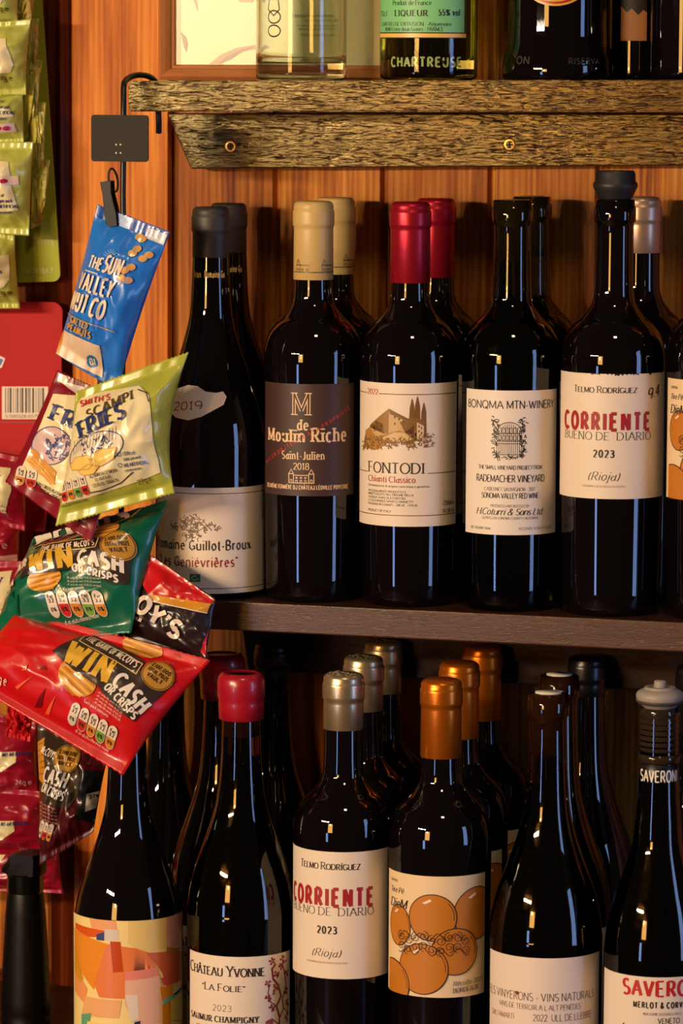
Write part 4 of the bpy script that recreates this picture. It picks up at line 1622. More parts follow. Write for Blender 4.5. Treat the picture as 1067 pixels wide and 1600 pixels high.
def frame_side(name, p0, p1, inward):
    """moulded bar from p0 to p1 (x, z), mitred, profile growing inward"""
    prof = [(0, 0.012), (0, -.004), (.003, -.007), (.006, -.005), (.0085, -.002), (.0095, .001), (.0112, .0015), (.0125, .004), (.0125, .012)]
    d = Vector((p1[0] - p0[0], 0, p1[1] - p0[1])).normalized()
    inn = Vector((inward[0], 0, inward[1]))
    bm = bmesh.new()
    ra, rb = [], []
    for u, yv in prof:
        ra.append(bm.verts.new(Vector((p0[0], yv, p0[1])) + inn * u + d * u))
        rb.append(bm.verts.new(Vector((p1[0], yv, p1[1])) + inn * u - d * u))
    n = len(prof)
    for i in range(n):
        j = (i + 1) % n
        bm.faces.new((ra[i], ra[j], rb[j], rb[i]))
    bm.faces.new(ra[::-1])
    bm.faces.new(rb)
    bmesh.ops.recalc_face_normals(bm, faces=bm.faces)
    return mesh_obj('frame_bar', bm, FR, pf)


frame_side('frame_bar', (x0, zb0), (x1, zb0), (0, 1))
frame_side('frame_bar', (x0, zt0), (x1, zt0), (0, -1))
frame_side('frame_bar', (x0, zb0), (x0, zt0), (1, 0))
frame_side('frame_bar', (x1, zb0), (x1, zt0), (-1, 0))
art = Art()
q = .0105
art.rect(x0 + q, zb0 + q, x1 - q, zt0 - q, (206, 204, 150), 0)
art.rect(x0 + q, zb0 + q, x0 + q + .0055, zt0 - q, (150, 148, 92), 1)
B1, B2 = (110, 66, 36), (150, 104, 62)


def pp(px, py):
    p = at(px, py, YP)
    return (p.x - ox.x, p.z - ox.z)


art.poly([pp(280, 50), (pp(288, 58)), pp(291, 70), pp(289, 82), pp(285, 74)], B1, 2)
art.poly([pp(303, -5), pp(306, 8), pp(307, 19), pp(302, 6), pp(298, -5)], B2, 2)
art.poly([pp(320, 104), pp(342, 86), pp(366, 75), pp(396, 70), pp(410, 74), pp(380, 80), pp(356, 90), pp(340, 104)], B2, 2)
art.poly([pp(338, 100), pp(352, 88), pp(372, 78), pp(396, 72), pp(374, 82), pp(356, 94)], B1, 3)
art.poly([pp(366, -5), pp(400, -8), pp(392, 4), pp(372, 3)], B2, 2)
bm = bmesh.new()
pal = Palette('picture_paint', rough=.3)
art.build(bm, lambda x, y, l: Vector((x, .004 - .0002 * l, y)), pal)
mesh_obj('picture', bm, pal.mats, pf)

# ------------------------------------------------------------------ foil bags


def inv_bilinear(q, x, y):
    """(u, v) of a pixel in the quad TL, TR, BR, BL"""
    (x0, y0), (x1, y1), (x2, y2), (x3, y3) = q
    u = v = .5
    for _ in range(12):
        px = x0 * (1 - u) * (1 - v) + x1 * u * (1 - v) + x2 * u * v + x3 * (1 - u) * v - x
        py = y0 * (1 - u) * (1 - v) + y1 * u * (1 - v) + y2 * u * v + y3 * (1 - u) * v - y
        a = (x1 - x0) * (1 - v) + (x2 - x3) * v
        b_ = (x3 - x0) * (1 - u) + (x2 - x1) * u
        c = (y1 - y0) * (1 - v) + (y2 - y3) * v
        d = (y3 - y0) * (1 - u) + (y2 - y1) * u
        det = a * d - b_ * c
        if abs(det) < 1e-9:
            break
        u -= (px * d - b_ * py) / det
        v -= (a * py - c * px) / det
    return u, v


class Bag:
    """a sealed foil bag: quad of pixels TL, TR, BR, BL with a depth for each corner"""

    def __init__(self, name, quad, ys, label, film, bulge=.014, group=None, seed=1, cat='snack bag', seal=.075, wr=1.0, back=None, pinch=(.02, .02)):
        self.pinch = pinch
        self.q = quad
        self.c = [at(p[0], p[1], y) for p, y in zip(quad, ys)]
        self.seed, self.bulge, self.seal, self.wr = seed, bulge, seal, wr
        self.n = -(self.c[1] - self.c[0]).cross(self.c[3] - self.c[0]).normalized()
        if self.n.dot(CAM - self.c[0]) < 0:
            self.n = -self.n
        ctr = sum(self.c, Vector()) / 4
        self.o = ctr
        self.root = empty(name, ctr, label, cat, group)
        self.film(film, back or film)

    def h(self, u, v):
        s = self.seal
        w = (v - s) / (1 - 2 * s)
        if w <= 0 or w >= 1:
            e = 0.0
        else:
            e = (1 - abs(2 * w - 1) ** 2.6) ** .8
        side = max(0.0, 1 - abs(2 * u - 1) ** 3.2) ** .75
        return e * side, w

    def pos(self, u, v, side=1, off=0.0):
        c = self.c
        # slight inward pinch of the long sides, as full bags have
        sv = math.sin(PI * min(max(v, 0), 1)) ** .8
        uu = u + (self.pinch[0] * (1 - u) - self.pinch[1] * u) * sv
        p = c[0] * (1 - uu) * (1 - v) + c[1] * uu * (1 - v) + c[2] * uu * v + c[3] * (1 - uu) * v
        e, w = self.h(u, v)
        sd = self.seed * 3.7
        pl = math.sin(u * 34 + 5 * noise.noise(Vector((u * 3, sd, 0)))) * .0004
        wr = pl * (math.exp(-max(w, 0) * 7) + math.exp(-max(1 - w, 0) * 7))
        if side > 0:
            n1 = noise.noise(Vector((u * 4 + sd, v * 4, sd)))
            n2 = math.hypot(noise.noise(Vector((u * 7 - v * 3, v * 6 + u * 2 + sd, sd + 5))), .06)
            n3 = math.hypot(noise.noise(Vector((u * 3.5 + v * 4 + sd, v * 3 - u * 3, sd + 9))), .05)
            wr += (.0026 * n1 - .0026 * n2 - .0050 * n3) * e ** .5
        wob = .004 * noise.noise(Vector((u * 1.7 + sd, v * 1.3, 2.0)))
        hh = self.bulge * (1.35 if side > 0 else 1) * e * side + (wr * self.wr + wob) * 1.0
        return p + self.n * (hh + off * side)

    def film(self, front, back, nu=60, nv=68):
        bm = bmesh.new()
        # toothed cut at both ends
        F_, B_ = [], []
        for j in range(nv + 1):
            v = j / nv
            rf, rb = [], []
            for i in range(nu + 1):
                u = i / nu
                vv = v
                if j in (0, nv):
                    vv = v + (.006 if i % 2 else -.004) * (1 if j else -1)
                rf.append(bm.verts.new(self.pos(u, vv, 1) - self.o))
                rb.append(bm.verts.new(self.pos(u, vv, -1, .0006) - self.o))
            F_.append(rf)
            B_.append(rb)
        js = max(2, int(self.seal * nv * .85))
        for name, j0, j1 in (('film', js, nv - js), ('end_seal', 0, js), ('end_seal', nv - js, nv)):
            b2 = bmesh.new()
            vm = {}

            def V(v):
                if v not in vm:
                    vm[v] = b2.verts.new(v.co)
                return vm[v]

            def face(*vs):
                return b2.faces.new([V(v) for v in vs])
            for j in range(j0, j1):
                for i in range(nu):
                    face(F_[j][i], F_[j + 1][i], F_[j + 1][i + 1], F_[j][i + 1])
                    face(B_[j][i], B_[j][i + 1], B_[j + 1][i + 1], B_[j + 1][i]).material_index = 1
                for i in (0, nu):
                    face(F_[j][i], B_[j][i], B_[j + 1][i], F_[j + 1][i])
            for j in (0, nv):
                if j0 <= j <= j1:
                    for i in range(nu):
                        face(F_[j][i], F_[j][i + 1], B_[j][i + 1], B_[j][i])
            bmesh.ops.recalc_face_normals(b2, faces=b2.faces)
            o = mesh_obj(name, b2, [film_mat(front), film_mat(back)], self.root, True)
            if name == 'film':
                self.obj = o
        bm.free()

    def print(self, art, name='printing', step=3.0):
        q = self.q

        def mp(x, y, l):
            u, v = inv_bilinear(q, x, y)
            u, v = min(max(u, .004), .996), min(max(v, .002), .998)
            return self.pos(u, v, 1, (.0008 + .00022 * l)) - self.o
        bm = bmesh.new()
        pal = FilmPalette()
        art.build(bm, mp, pal, step, step)
        return print_on(self.obj, bm, pal.mats)

    def uv(self, u, v):
        (x0, y0), (x1, y1), (x2, y2), (x3, y3) = self.q
        return (x0 * (1 - u) * (1 - v) + x1 * u * (1 - v) + x2 * u * v + x3 * (1 - u) * v,
                y0 * (1 - u) * (1 - v) + y1 * u * (1 - v) + y2 * u * v + y3 * (1 - u) * v)

    def band(self, art, u0, v0, u1, v1, col, layer=1, n=10):
        pts = [self.uv(u0 + (u1 - u0) * i / n, v0) for i in range(n + 1)] + [self.uv(u1 - (u1 - u0) * i / n, v1) for i in range(n + 1)]
        art.poly(pts, col, layer)

    def seals(self, art, col, layer=2):
        """fine crimp lines in both end seals"""
        for v0 in (0.006, 1 - self.seal * .8):
            for k in range(6):
                v = v0 + k * self.seal * .13
                art.line([self.uv(.01, v), self.uv(.99, v)], .6, col, layer)


def film_mat(col):
    k = ('film', tuple(col))
    if k in _mats:
        return _mats[k]
    m = mat('printed_film', col, .34, coat=.45, coat_rough=.1, key=k)
    n = noise_tex(m, coords(m, (60, 60, 60)), 1.0, 3, .55, 1.2)
    bump(m, n, .16, .0025)
    return m


class FilmPalette(Palette):
    def __init__(self):
        self.idx, self.mats = {}, []

    def __call__(self, col):
        key = col if isinstance(col, str) else tuple(col)
        if key not in self.idx:
            self.idx[key] = len(self.mats)
            self.mats.append(NAMED[col] if isinstance(col, str) else film_mat(col))
        return self.idx[key]


def traffic(bag, art, x0, y0, x1, y1, h, n=5, cols=None):
    """row of nutrition pills along a line"""
    cols = cols or [(214, 200, 186), (196, 40, 34), (206, 128, 36), (110, 160, 60), (206, 128, 36)]
    dx, dy = (x1 - x0) / n, (y1 - y0) / n
    l = math.hypot(dx, dy)
    ux, uy = dx / l, dy / l
    vx, vy = -uy, ux
    for k in range(n):
        cx, cy = x0 + dx * (k + .5), y0 + dy * (k + .5)
        r = l * .45
        out = []
        for i in range(9):
            a = PI - PI * i / 8
            out.append((r * math.cos(a), -h / 2 + r - r * math.sin(a) * 1.0))
        for i in range(9):
            a = -PI * i / 8
            out.append((r * math.cos(a), h / 2 - r - r * math.sin(a) * 1.0))
        art.poly([(cx + ux * a + vx * b_, cy + uy * a + vy * b_) for a, b_ in out], (222, 206, 188), 5)
        low = [(r * .92, h * .06), (r * .92, h / 2 - r)] + [(r * .92 * math.cos(-PI * i / 8), h / 2 - r + r * .92 * math.sin(PI * i / 8)) for i in range(9)] + [(-r * .92, h * .06)]
        art.poly([(cx + ux * a + vx * b_, cy + uy * a + vy * b_) for a, b_ in low], cols[k % len(cols)], 6)
        for t_, yy in (('Fat', -h * .2), ('3.2', -h * .03), ('8%', h * .3)):
            art.text(t_, cx - ux * r * .55 + vx * yy, cy - uy * r * .55 + vy * yy, cx + ux * r * .55 + vx * yy, cy + uy * r * .55 + vy * yy, h * .13, INK, 'bold', 7)


def crisp(art, cx, cy, rx, ry, ang, layer=3):
    """ridged crisp"""
    a0 = math.radians(ang)

    def R(a, b_):
        return (cx + a * math.cos(a0) - b_ * math.sin(a0), cy + a * math.sin(a0) + b_ * math.cos(a0))
    art.poly([R(rx * math.cos(i * PI / 16), ry * math.sin(i * PI / 16)) for i in range(32)], (206, 140, 48), layer)
    n = 9
    for k in range(n):
        y = ry * (-.9 + 1.8 * k / (n - 1))
        w_ = rx * math.sqrt(max(0, 1 - (y / ry) ** 2)) * .96
        art.line([R(-w_, y), R(w_, y + ry * .05)], ry * .11, (232, 178, 84) if k % 2 else (176, 108, 28), layer + 1)


def line_text(art, s, p0, p1, h, col, style='bold', layer=7, **kw):
    art.text(s, p0[0], p0[1], p1[0], p1[1], h, col, style, layer, **kw)


CR = (228, 214, 168)
HANG = 'snack bags clipped to the hanging strip'
SUR = 'snack bags on the green display card'

# ---- peanuts
bag = Bag('snack_bag', [(153, 320), (266, 363), (181, 610), (86, 552)], [-.205, -.205, -.215, -.215], 'blue peanut bag at the top of the hanging strip', (34, 116, 214), .013, HANG, 1)
art = Art()
bag.band(art, 0.01, .0, .99, .075, (16, 74, 168), 0)
bag.band(art, .72, .02, .985, .085, (206, 200, 210), 1)
for u, v, col in ((0, 0, 0),):
    pass
bag.seals(art, (70, 128, 206), 2)
# lighter glow round the logo
WH = (232, 214, 190)
line_text(art, 'THE', (147, 417), (169, 423), 18, WH, 'heavy', track=.06)
line_text(art, 'SUN', (170, 424), (198, 433), 26, WH, 'heavy', track=.06)
line_text(art, 'VALLEY', (128, 449), (186, 467), 26, WH, 'heavy', track=.08)
line_text(art, 'NUT CO', (113, 480), (171, 500), 28, WH, 'heavy', track=.08)
art.line([(143, 422), (166, 429)], 1.6, WH, 7)
for k in range(7):
    a = math.radians(200 + 22 * k)
    art.line([(182 + 5 * math.cos(a), 402 + 5 * math.sin(a)), (182 + 12 * math.cos(a), 402 + 12 * math.sin(a))], 1.2, (120, 170, 220), 6)
for (cx_, cy_, ang, rx) in ((217, 393, -50, 9), (234, 402, -35, 10), (210, 421, -30, 10), (206, 437, 25, 10), (222, 372, 40, 6)):
    a0 = math.radians(ang)
    for s_ in (-.5, .5):
        x, y = cx_ + math.cos(a0) * rx * s_, cy_ + math.sin(a0) * rx * s_
        art.poly([(x + 6.5 * math.cos(i * PI / 10), y + 5.5 * math.sin(i * PI / 10)) for i in range(20)], (206, 158, 96), 4 + s_ * .4)
art.line([(106, 488), (135, 500), (163, 510), (190, 520)], 1.4, (196, 150, 70), 6)
line_text(art, 'SALTED', (114, 503), (148, 515), 9, (206, 150, 50), 'heavy')
line_text(art, 'PEANUTS', (107, 514), (152, 530), 10, (206, 150, 50), 'heavy')
art.poly([(100, 515), (165, 541), (160, 590), (140, 580), (92, 556)], (222, 194, 168), 4)
art.poly([(86, 552), (97, 517), (101, 517), (92, 556)], (200, 130, 40), 4)
for k in range(6):
    y = 525 + 6 * k
    art.smalltext(99 + (-1) * k, y, 141 - k, 2.6, (80, 70, 66), 40 + k)
art.poly([(147 + 9.5 * math.cos(i * PI / 12), 565 + 10 * math.sin(i * PI / 12)) for i in range(24)], (40, 110, 170), 5)
line_text(art, '01', (142, 570), (153, 571), 10, WH, 'bold')
bag.print(art)

# ---- scampi fries
LG = (168, 172, 62)
bag = Bag('snack_bag', [(118, 612), (295, 550), (274, 770), (86, 822)], [-.228, -.213, -.228, -.243], 'pale green scampi bag of cereal snacks in the middle of the hanging strip', LG, .017, HANG, 2, back=(196, 190, 170), pinch=(.02, .10))
art = Art()
art.poly([(108, 690), (120, 634), (126, 622), (160, 612), (229, 602), (250, 616), (257, 640), (264, 715), (264, 736), (225, 752), (150, 776), (97, 788), (94, 760)], CR, 1)
NV = (40, 52, 110)
line_text(art, "SMITH'S", (126, 636), (180, 624), 9, (196, 40, 50), 'bold')
line_text(art, 'SCAMPI', (144, 656), (224, 622), 14, (86, 70, 40), 'serifb')
line_text(art, 'FRIES', (130, 686), (216, 650), 24, NV, 'serifb', 12, weight=1.2)
art.poly([(161 + 54 * math.cos(i * PI / 20) * math.cos(.33) + 24 * math.sin(i * PI / 20) * math.sin(.33), 704 - 54 * math.cos(i * PI / 20) * math.sin(.33) + 25 * math.sin(i * PI / 20)) for i in range(40)], (222, 210, 188), 2)
ov = [(161 + 54 * math.cos(i * PI / 20) * math.cos(.33) + 24 * math.sin(i * PI / 20) * math.sin(.33), 704 - 54 * math.cos(i * PI / 20) * math.sin(.33) + 25 * math.sin(i * PI / 20)) for i in range(41)]
art.line(ov, 1.4, NV, 4)
for k in range(15):
    x = 118 + 5.8 * k
    art.line([(x, 690 - 1.9 * k * .9), (x - 1, 712 - 1.9 * k)], .8, (120, 116, 130), 3)
art.scribble(135, 680, 190, 712, 60, 1.3, NV, 51, 4)
for pts in ([(112, 728), (125, 716), (150, 712), (165, 720), (150, 734), (118, 736)], [(150, 716), (172, 702), (202, 698), (196, 716), (174, 728), (158, 728)], [(130, 738), (150, 726), (170, 728), (160, 740), (140, 744)]):
    art.poly(pts, (230, 196, 104), 5)
    art.line(pts + pts[:1], 1, (190, 146, 60), 6)
art.line([(228, 608), (244, 612), (252, 626)], 1.4, INK, 5)
line_text(art, '131Kcal', (212, 711), (231, 707), 5.5, NV)
line_text(art, '550kJ per pack', (212, 719), (240, 713), 4, NV)
line_text(art, 'NO ARTIFICIAL', (212, 729), (249, 722), 5.5, NV)
line_text(art, 'preservatives', (212, 736), (238, 731), 4, NV)
for y in (709, 726):
    art.ring(205, y, 3, 3, .9, NV, 6)
line_text(art, '27g e', (228, 756), (249, 749), 7, INK, 'sans')
line_text(art, 'SCAMPI & LEMON', (151, 748), (199, 736), 5, INK, 'serif')
line_text(art, 'FLAVOUR', (162, 753), (188, 746), 5, INK, 'serif')
line_text(art, 'CEREAL SNACK', (156, 762), (198, 751), 5, INK, 'serif')
art.line([(140, 772), (170, 766), (200, 754), (224, 736)], 1.4, INK, 5)
traffic(bag, art, 92, 770, 146, 756, 34, 4, [(196, 40, 34), (206, 128, 36), (110, 160, 60), (196, 40, 34)])
line_text(art, 'of an adults reference intake', (94, 794), (142, 782), 4, INK, 'sans')
bag.print(art)

# ---- bacon fries (behind, left)
MR = (128, 16, 36)
bag = Bag('snack_bag', [(90, 578), (222, 640), (142, 848), (8, 752)], [-.192, -.186, -.229, -.200], 'cream and maroon bacon-flavour bag tucked behind the pale green scampi one', MR, .007, HANG, 3)
art = Art()
art.poly([(93, 583), (160, 606), (155, 622), (126, 618), (92, 594)], (220, 206, 196), 1)
line_text(art, "SMITH'S", (103, 596), (140, 606), 10, (150, 30, 44), 'serifb')
art.poly([(84, 614), (130, 618), (200, 660), (168, 760), (112, 788), (72, 768), (36, 726)], CR, 1)
line_text(art, 'FRIES', (78, 652), (170, 690), 24, NV, 'serifb', weight=1.2)
art.poly([(82 + 32 * math.cos(i * PI / 16), 695 + 30 * math.sin(i * PI / 16)) for i in range(32)], (206, 176, 176), 2)
art.ring(82, 695, 32, 30, 1.3, NV, 4)
art.scribble(76, 675, 108, 716, 50, 1.8, (60, 70, 130), 61, 4)
for pts in ([(42, 718), (52, 698), (62, 706), (76, 738), (66, 742)], [(62, 736), (70, 716), (92, 736), (88, 756), (76, 752)]):
    art.poly(pts, (210, 146, 66), 5)
    for k in range(3):
        art.line([(pts[0][0] + 6 * k, pts[0][1] - 2 * k), (pts[3][0] + 4 * k - 6, pts[3][1])], 1.2, (240, 190, 110), 6)
traffic(bag, art, 24, 740, 60, 748, 32, 2, [(206, 128, 36), (196, 40, 34)])
line_text(art, 'BACON FLAVOUR', (58, 756), (100, 776), 5, INK, 'serif')
line_text(art, 'CEREAL SNACK', (62, 766), (98, 783), 5, INK, 'serif')
bag.print(art)

# ---- green ridged crisps
GN = (0, 92, 66)
DK = (50, 36, 32)


def medal(art, cx, cy, r, ang, layer=6):
    art.poly([(cx + r * math.cos(i * PI / 16), cy + r * math.sin(i * PI / 16)) for i in range(32)], (180, 132, 50), layer)
    art.ring(cx, cy, r * .93, r * .93, 1.3, (98, 66, 20), layer + 1)
    a = math.radians(ang)
    ux, uy = math.cos(a), math.sin(a)
    for k, t_ in enumerate((u'\u00a3100,000', 'TOTAL PRIZE', 'VAULT')):
        yy = r * (-.3 + .38 * k)
        hw = r * (.66, .7, .5)[k]
        art.text(t_, cx - ux * hw - uy * yy, cy - uy * hw + ux * yy, cx + ux * hw - uy * yy, cy + uy * hw + ux * yy, r * .26, (70, 44, 12), 'bold', layer + 2)


bag = Bag('snack_bag', [(50, 842), (262, 782), (206, 990), (-26, 1012)], [-.190, -.190, -.232, -.232], 'green ridged-crisp bag hanging below the pale green scampi bag', GN, .02, HANG, 4)
art = Art()
bag.seals(art, (30, 120, 90), 2)
art.poly([(50, 850), (60, 828), (200, 790), (226, 792), (190, 826), (150, 852), (108, 864), (62, 868)], (40, 26, 26), 1)
art.line([(62, 868), (108, 864), (150, 852), (190, 826), (226, 792)], 2.0, (206, 160, 70), 3)
line_text(art, 'McCOYS', (62, 860), (208, 818), 34, (224, 210, 196), 'heavy', track=.1)
line_text(art, 'FULL ON FLAVOUR', (108, 852), (166, 833), 5, (206, 180, 120), 'bold')
crisp(art, 175, 843, 28, 15, -20, 2)
crisp(art, 92, 926, 29, 17, -14, 2)
art.poly([(47, 924), (62, 904), (82, 866), (177, 856), (175, 875), (222, 886), (214, 922), (196, 926), (142, 910), (66, 920)], DK, 4)
art.line([(84, 868), (176, 858), (174, 875), (80, 886), (84, 868)], 1.5, (214, 180, 110), 5)
line_text(art, "THE BANK OF McCOY'S", (86, 882), (172, 872), 9, WH, 'bold')
line_text(art, 'WIN', (66, 915), (139, 906), 31, (212, 166, 50), 'heavy', track=.12)
line_text(art, 'CASH', (145, 900), (211, 908), 20, (226, 216, 204), 'heavy')
line_text(art, 'OR CRISPS', (137, 912), (202, 923), 10, (226, 216, 204), 'heavy')
medal(art, 205, 868, 24, -16)
line_text(art, 'CHEDDAR', (-34, 926), (61, 904), 17, (226, 214, 200), 'heavy')
line_text(art, '& ONION', (-36, 948), (36, 930), 17, (226, 214, 200), 'heavy')
line_text(art, 'FLAVOUR CRISPS', (-40, 958), (30, 938), 5, (226, 214, 200), 'bold')
for k in range(3):
    line_text(art, 'UK only 18+ ends 31.05.25 see back', (128, 924 + 5 * k), (180, 922 + 6 * k), 3, (206, 196, 180), 'sans')
traffic(bag, art, 92, 960, 180, 954, 32, 5)
line_text(art, 'Each 45g pack contains', (112, 944), (154, 938), 4, (226, 214, 200), 'sans')
line_text(art, 'of an adults reference intake', (110, 982), (166, 972), 4, (226, 214, 200), 'sans')
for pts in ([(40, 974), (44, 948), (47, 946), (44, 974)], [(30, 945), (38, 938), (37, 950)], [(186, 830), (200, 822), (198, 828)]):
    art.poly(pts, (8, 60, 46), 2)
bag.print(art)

# ---- dark red bag turned away, right
bag = Bag('snack_bag', [(228, 862), (337, 936), (323, 1038), (170, 985)], [-.205, -.212, -.225, -.212], 'black and red crisp bag poking out right of the green one', (36, 20, 24), .010, HANG, 5, seal=.06)
art = Art()
art.poly([(229, 862), (336, 937), (328, 950), (250, 940), (222, 908), (196, 904)], (190, 14, 24), 1)
art.poly([(240, 928), (332, 944), (328, 958), (246, 938)], (206, 140, 40), 2)
art.line([(246, 939), (328, 959)], 1.6, (226, 206, 180), 3)
line_text(art, "OY'S", (214, 948), (284, 1000), 26, (214, 196, 184), 'heavy')
line_text(art, 'FLAVOUR', (204, 962), (228, 972), 5, (214, 196, 184), 'bold')
art.poly([(318, 1020), (330, 985), (326, 1030)], (196, 24, 34), 2)
bag.print(art)

# ---- red ridged crisps
RD = (196, 12, 20)
bag = Bag('snack_bag', [(28, 952), (329, 1032), (192, 1211), (-72, 1052)], [-.232, -.232, -.268, -.26], 'bright red ridged-crisp bag tilted across the strip below the green one', RD, .019, HANG, 6)
art = Art()
bag.seals(art, (216, 60, 60), 2)
o_, e_, n_ = (92, 1054), (132, 84), (40, -58)
crisp(art, 133, 1075, 34, 25, 42, 2)
crisp(art, 225, 1014, 33, 18, 20, 2)
P = lambda a, b_: (o_[0] + e_[0] * a + n_[0] * b_, o_[1] + e_[1] * a + n_[1] * b_)
art.poly([(92, 1032), (130, 1004), (148, 993), (235, 1043), (230, 1060), (282, 1070), (220, 1138), (196, 1124), (166, 1088), (128, 1064)], DK, 4)
art.line([(140, 994), (232, 1048), (224, 1066), (132, 1012), (140, 994)], 1.6, (214, 180, 110), 5)
line_text(art, "THE BANK OF McCOY'S", (140, 1008), (222, 1056), 12, WH, 'bold', 6)
line_text(art, 'WIN', (107, 1046), (180, 1083), 37, (212, 166, 50), 'heavy', 6, track=.12)
line_text(art, 'CASH', (187, 1081), (230, 1127), 24, (226, 216, 204), 'heavy', 6, track=.1)
line_text(art, 'OR CRISPS', (175, 1090), (219, 1136), 12, (226, 216, 204), 'heavy', 6, track=.08)
medal(art, 256, 1064, 24, 30)
for k in range(4):
    line_text(art, 'UK only 18+ ends 31.05.25', (166 - 2 * k, 1098 + 5 * k), (204 - 2 * k, 1124 + 5 * k), 3, (226, 206, 190), 'sans')
traffic(bag, art, 118, 1122, 188, 1164, 32, 5)
line_text(art, 'Each pack contains', (144, 1112), (180, 1134), 4, (226, 206, 190), 'sans')
line_text(art, 'of an adults reference intake', (122, 1148), (172, 1178), 4, (226, 206, 190), 'sans')
line_text(art, '45g e', (-10, 1068), (14, 1078), 11, (226, 206, 190), 'sans')
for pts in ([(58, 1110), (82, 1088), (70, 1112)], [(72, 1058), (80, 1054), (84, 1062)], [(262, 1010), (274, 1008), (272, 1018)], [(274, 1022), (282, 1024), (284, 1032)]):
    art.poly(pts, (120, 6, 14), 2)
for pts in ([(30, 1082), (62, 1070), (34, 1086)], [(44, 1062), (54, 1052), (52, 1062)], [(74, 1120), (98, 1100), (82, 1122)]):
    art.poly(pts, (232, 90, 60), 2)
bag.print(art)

# ---- red and gold bag squeezed between green and red
bag = Bag('snack_bag', [(-30, 985), (152, 978), (120, 1062), (-40, 1080)], [-.205, -.205, -.212, -.212], 'red and gold crisp bag squeezed between the green and bright red ones', (112, 16, 22), .009, HANG, 7)
art = Art()
art.poly([(-20, 1012), (50, 996), (148, 988), (140, 1002), (60, 1016), (20, 1040), (-20, 1050)], (60, 28, 24), 1)
line_text(art, 'WIN', (8, 1034), (46, 1022), 26, (206, 160, 50), 'heavy')
line_text(art, 'CASH', (40, 1018), (110, 1004), 16, (214, 196, 184), 'heavy')
art.line([(-10, 1004), (70, 1000), (150, 984)], 2.0, (190, 110, 60), 3)
bag.print(art)

# ---- brown bag lower down
bag = Bag('snack_bag', [(57, 1118), (168, 1186), (146, 1300), (62, 1352)], [-.205, -.20, -.205, -.212], 'brown crisp bag at the foot of the hanging strip', (70, 12, 20), .013, HANG, 8, seal=.06, wr=1.6)
art = Art()
art.poly([(60, 1130), (126, 1168), (130, 1235), (112, 1262), (72, 1252), (58, 1200)], (60, 48, 36), 1)
art.poly([(57, 1160), (72, 1150), (72, 1226), (58, 1216)], (196, 130, 40), 2)
for k in range(6):
    art.line([(58, 1164 + 9 * k), (72, 1156 + 10 * k)], 2, (150, 92, 26), 3)
medal(art, 108, 1184, 21, 12)
line_text(art, 'McCOYS', (66, 1172), (88, 1184), 11, WH, 'bold')
line_text(art, 'CASH', (68, 1216), (108, 1228), 22, (226, 216, 204), 'heavy', track=.08)
line_text(art, 'OR CRISPS', (66, 1233), (104, 1248), 14, (226, 216, 204), 'heavy', track=.05)
for k in range(5):
    line_text(art, 'UK only 18+ ends', (64, 1252 + 6 * k), (94, 1262 + 6 * k), 3.5, (214, 150, 130), 'sans')
traffic(bag, art, 62, 1292, 86, 1300, 30, 3)
art.poly([(130, 1200), (160, 1204), (150, 1284), (126, 1276)], (22, 22, 26), 2)
art.poly([(142, 1238), (158, 1236), (152, 1262), (138, 1266)], (206, 200, 196), 3)
line_text(art, '27g', (145, 1246), (157, 1244), 5, INK)
bag.print(art)
bag = Bag('snack_bag', [(12, 1098), (52, 1112), (48, 1160), (8, 1150)], [-.205, -.20, -.205, -.212], 'crumpled red crisp bag end below the bright red bag', (190, 16, 24), .005, HANG, 9, seal=.12, wr=2.0)

# ------------------------------------------------------------------ hanging strip: wire hook, sign plate, clips
hs = empty('hanging_display_strip', at(192, 250, -.17), 'black wire merchandising strip hooked on the upper shelf end', 'display strip')
o = hs.location
YW = -.150
bm = bmesh.new()
w2 = lambda px, py, Y: at(px, py, Y) - o
pts = [w2(248, 208, -.088), w2(248, 190, -.090), w2(247, 160, -.092), w2(245, 134, -.096)]
for k in range(1, 12):
    a = PI * k / 12
    pts.append(w2(219 + 26 * math.cos(a), 134 - 17 * math.sin(a), -.096 - .054 * k / 12))
pts += [w2(193, 138, YW), w2(193, 200, YW), w2(192, 300, YW), w2(193, 420, YW), w2(190, 700, YW), w2(188, 1100, YW), w2(187, 1180, YW)]
add_tube(bm, pts, .0023, 12)
mesh_obj('wire_hook', bm, BLACK_METAL, hs, True, 60)
bm = bmesh.new()
p0, p1 = w2(143, 252, -.158), w2(232, 180, -.158)
cs = []
rr = .0025
for cx_, cz_, a0 in ((p1.x - rr, p1.z - rr, 0), (p0.x + rr, p1.z - rr, 90), (p0.x + rr, p0.z + rr, 180), (p1.x - rr, p0.z + rr, 270)):
    for k in range(6):
        a = math.radians(a0 + 18 * k)
        cs.append((cx_ + rr * math.cos(a), cz_ + rr * math.sin(a)))
add_prism(bm, cs, 'y', p0.y - .0008, p0.y + .0008)
mesh_obj('sign_plate', bm, mat('sign_black', (26, 17, 6), .5, spec=.15), hs)
for px, py in ((181.5, 226), (188.5, 226), (181.5, 239), (188.5, 239)):
    t = bmesh.new()
    add_lathe(t, [(.0008, 0), (.0006, .0005), (0, .0007)], 12)
    bmesh.ops.rotate(t, verts=t.verts, cent=(0, 0, 0), matrix=Matrix.Rotation(PI / 2, 3, 'X'))
    bmesh.ops.translate(t, verts=t.verts, vec=w2(px, py, -.1589))
    mesh_obj('rivet', t, mat('rivet_white', (226, 214, 196), .3), hs)


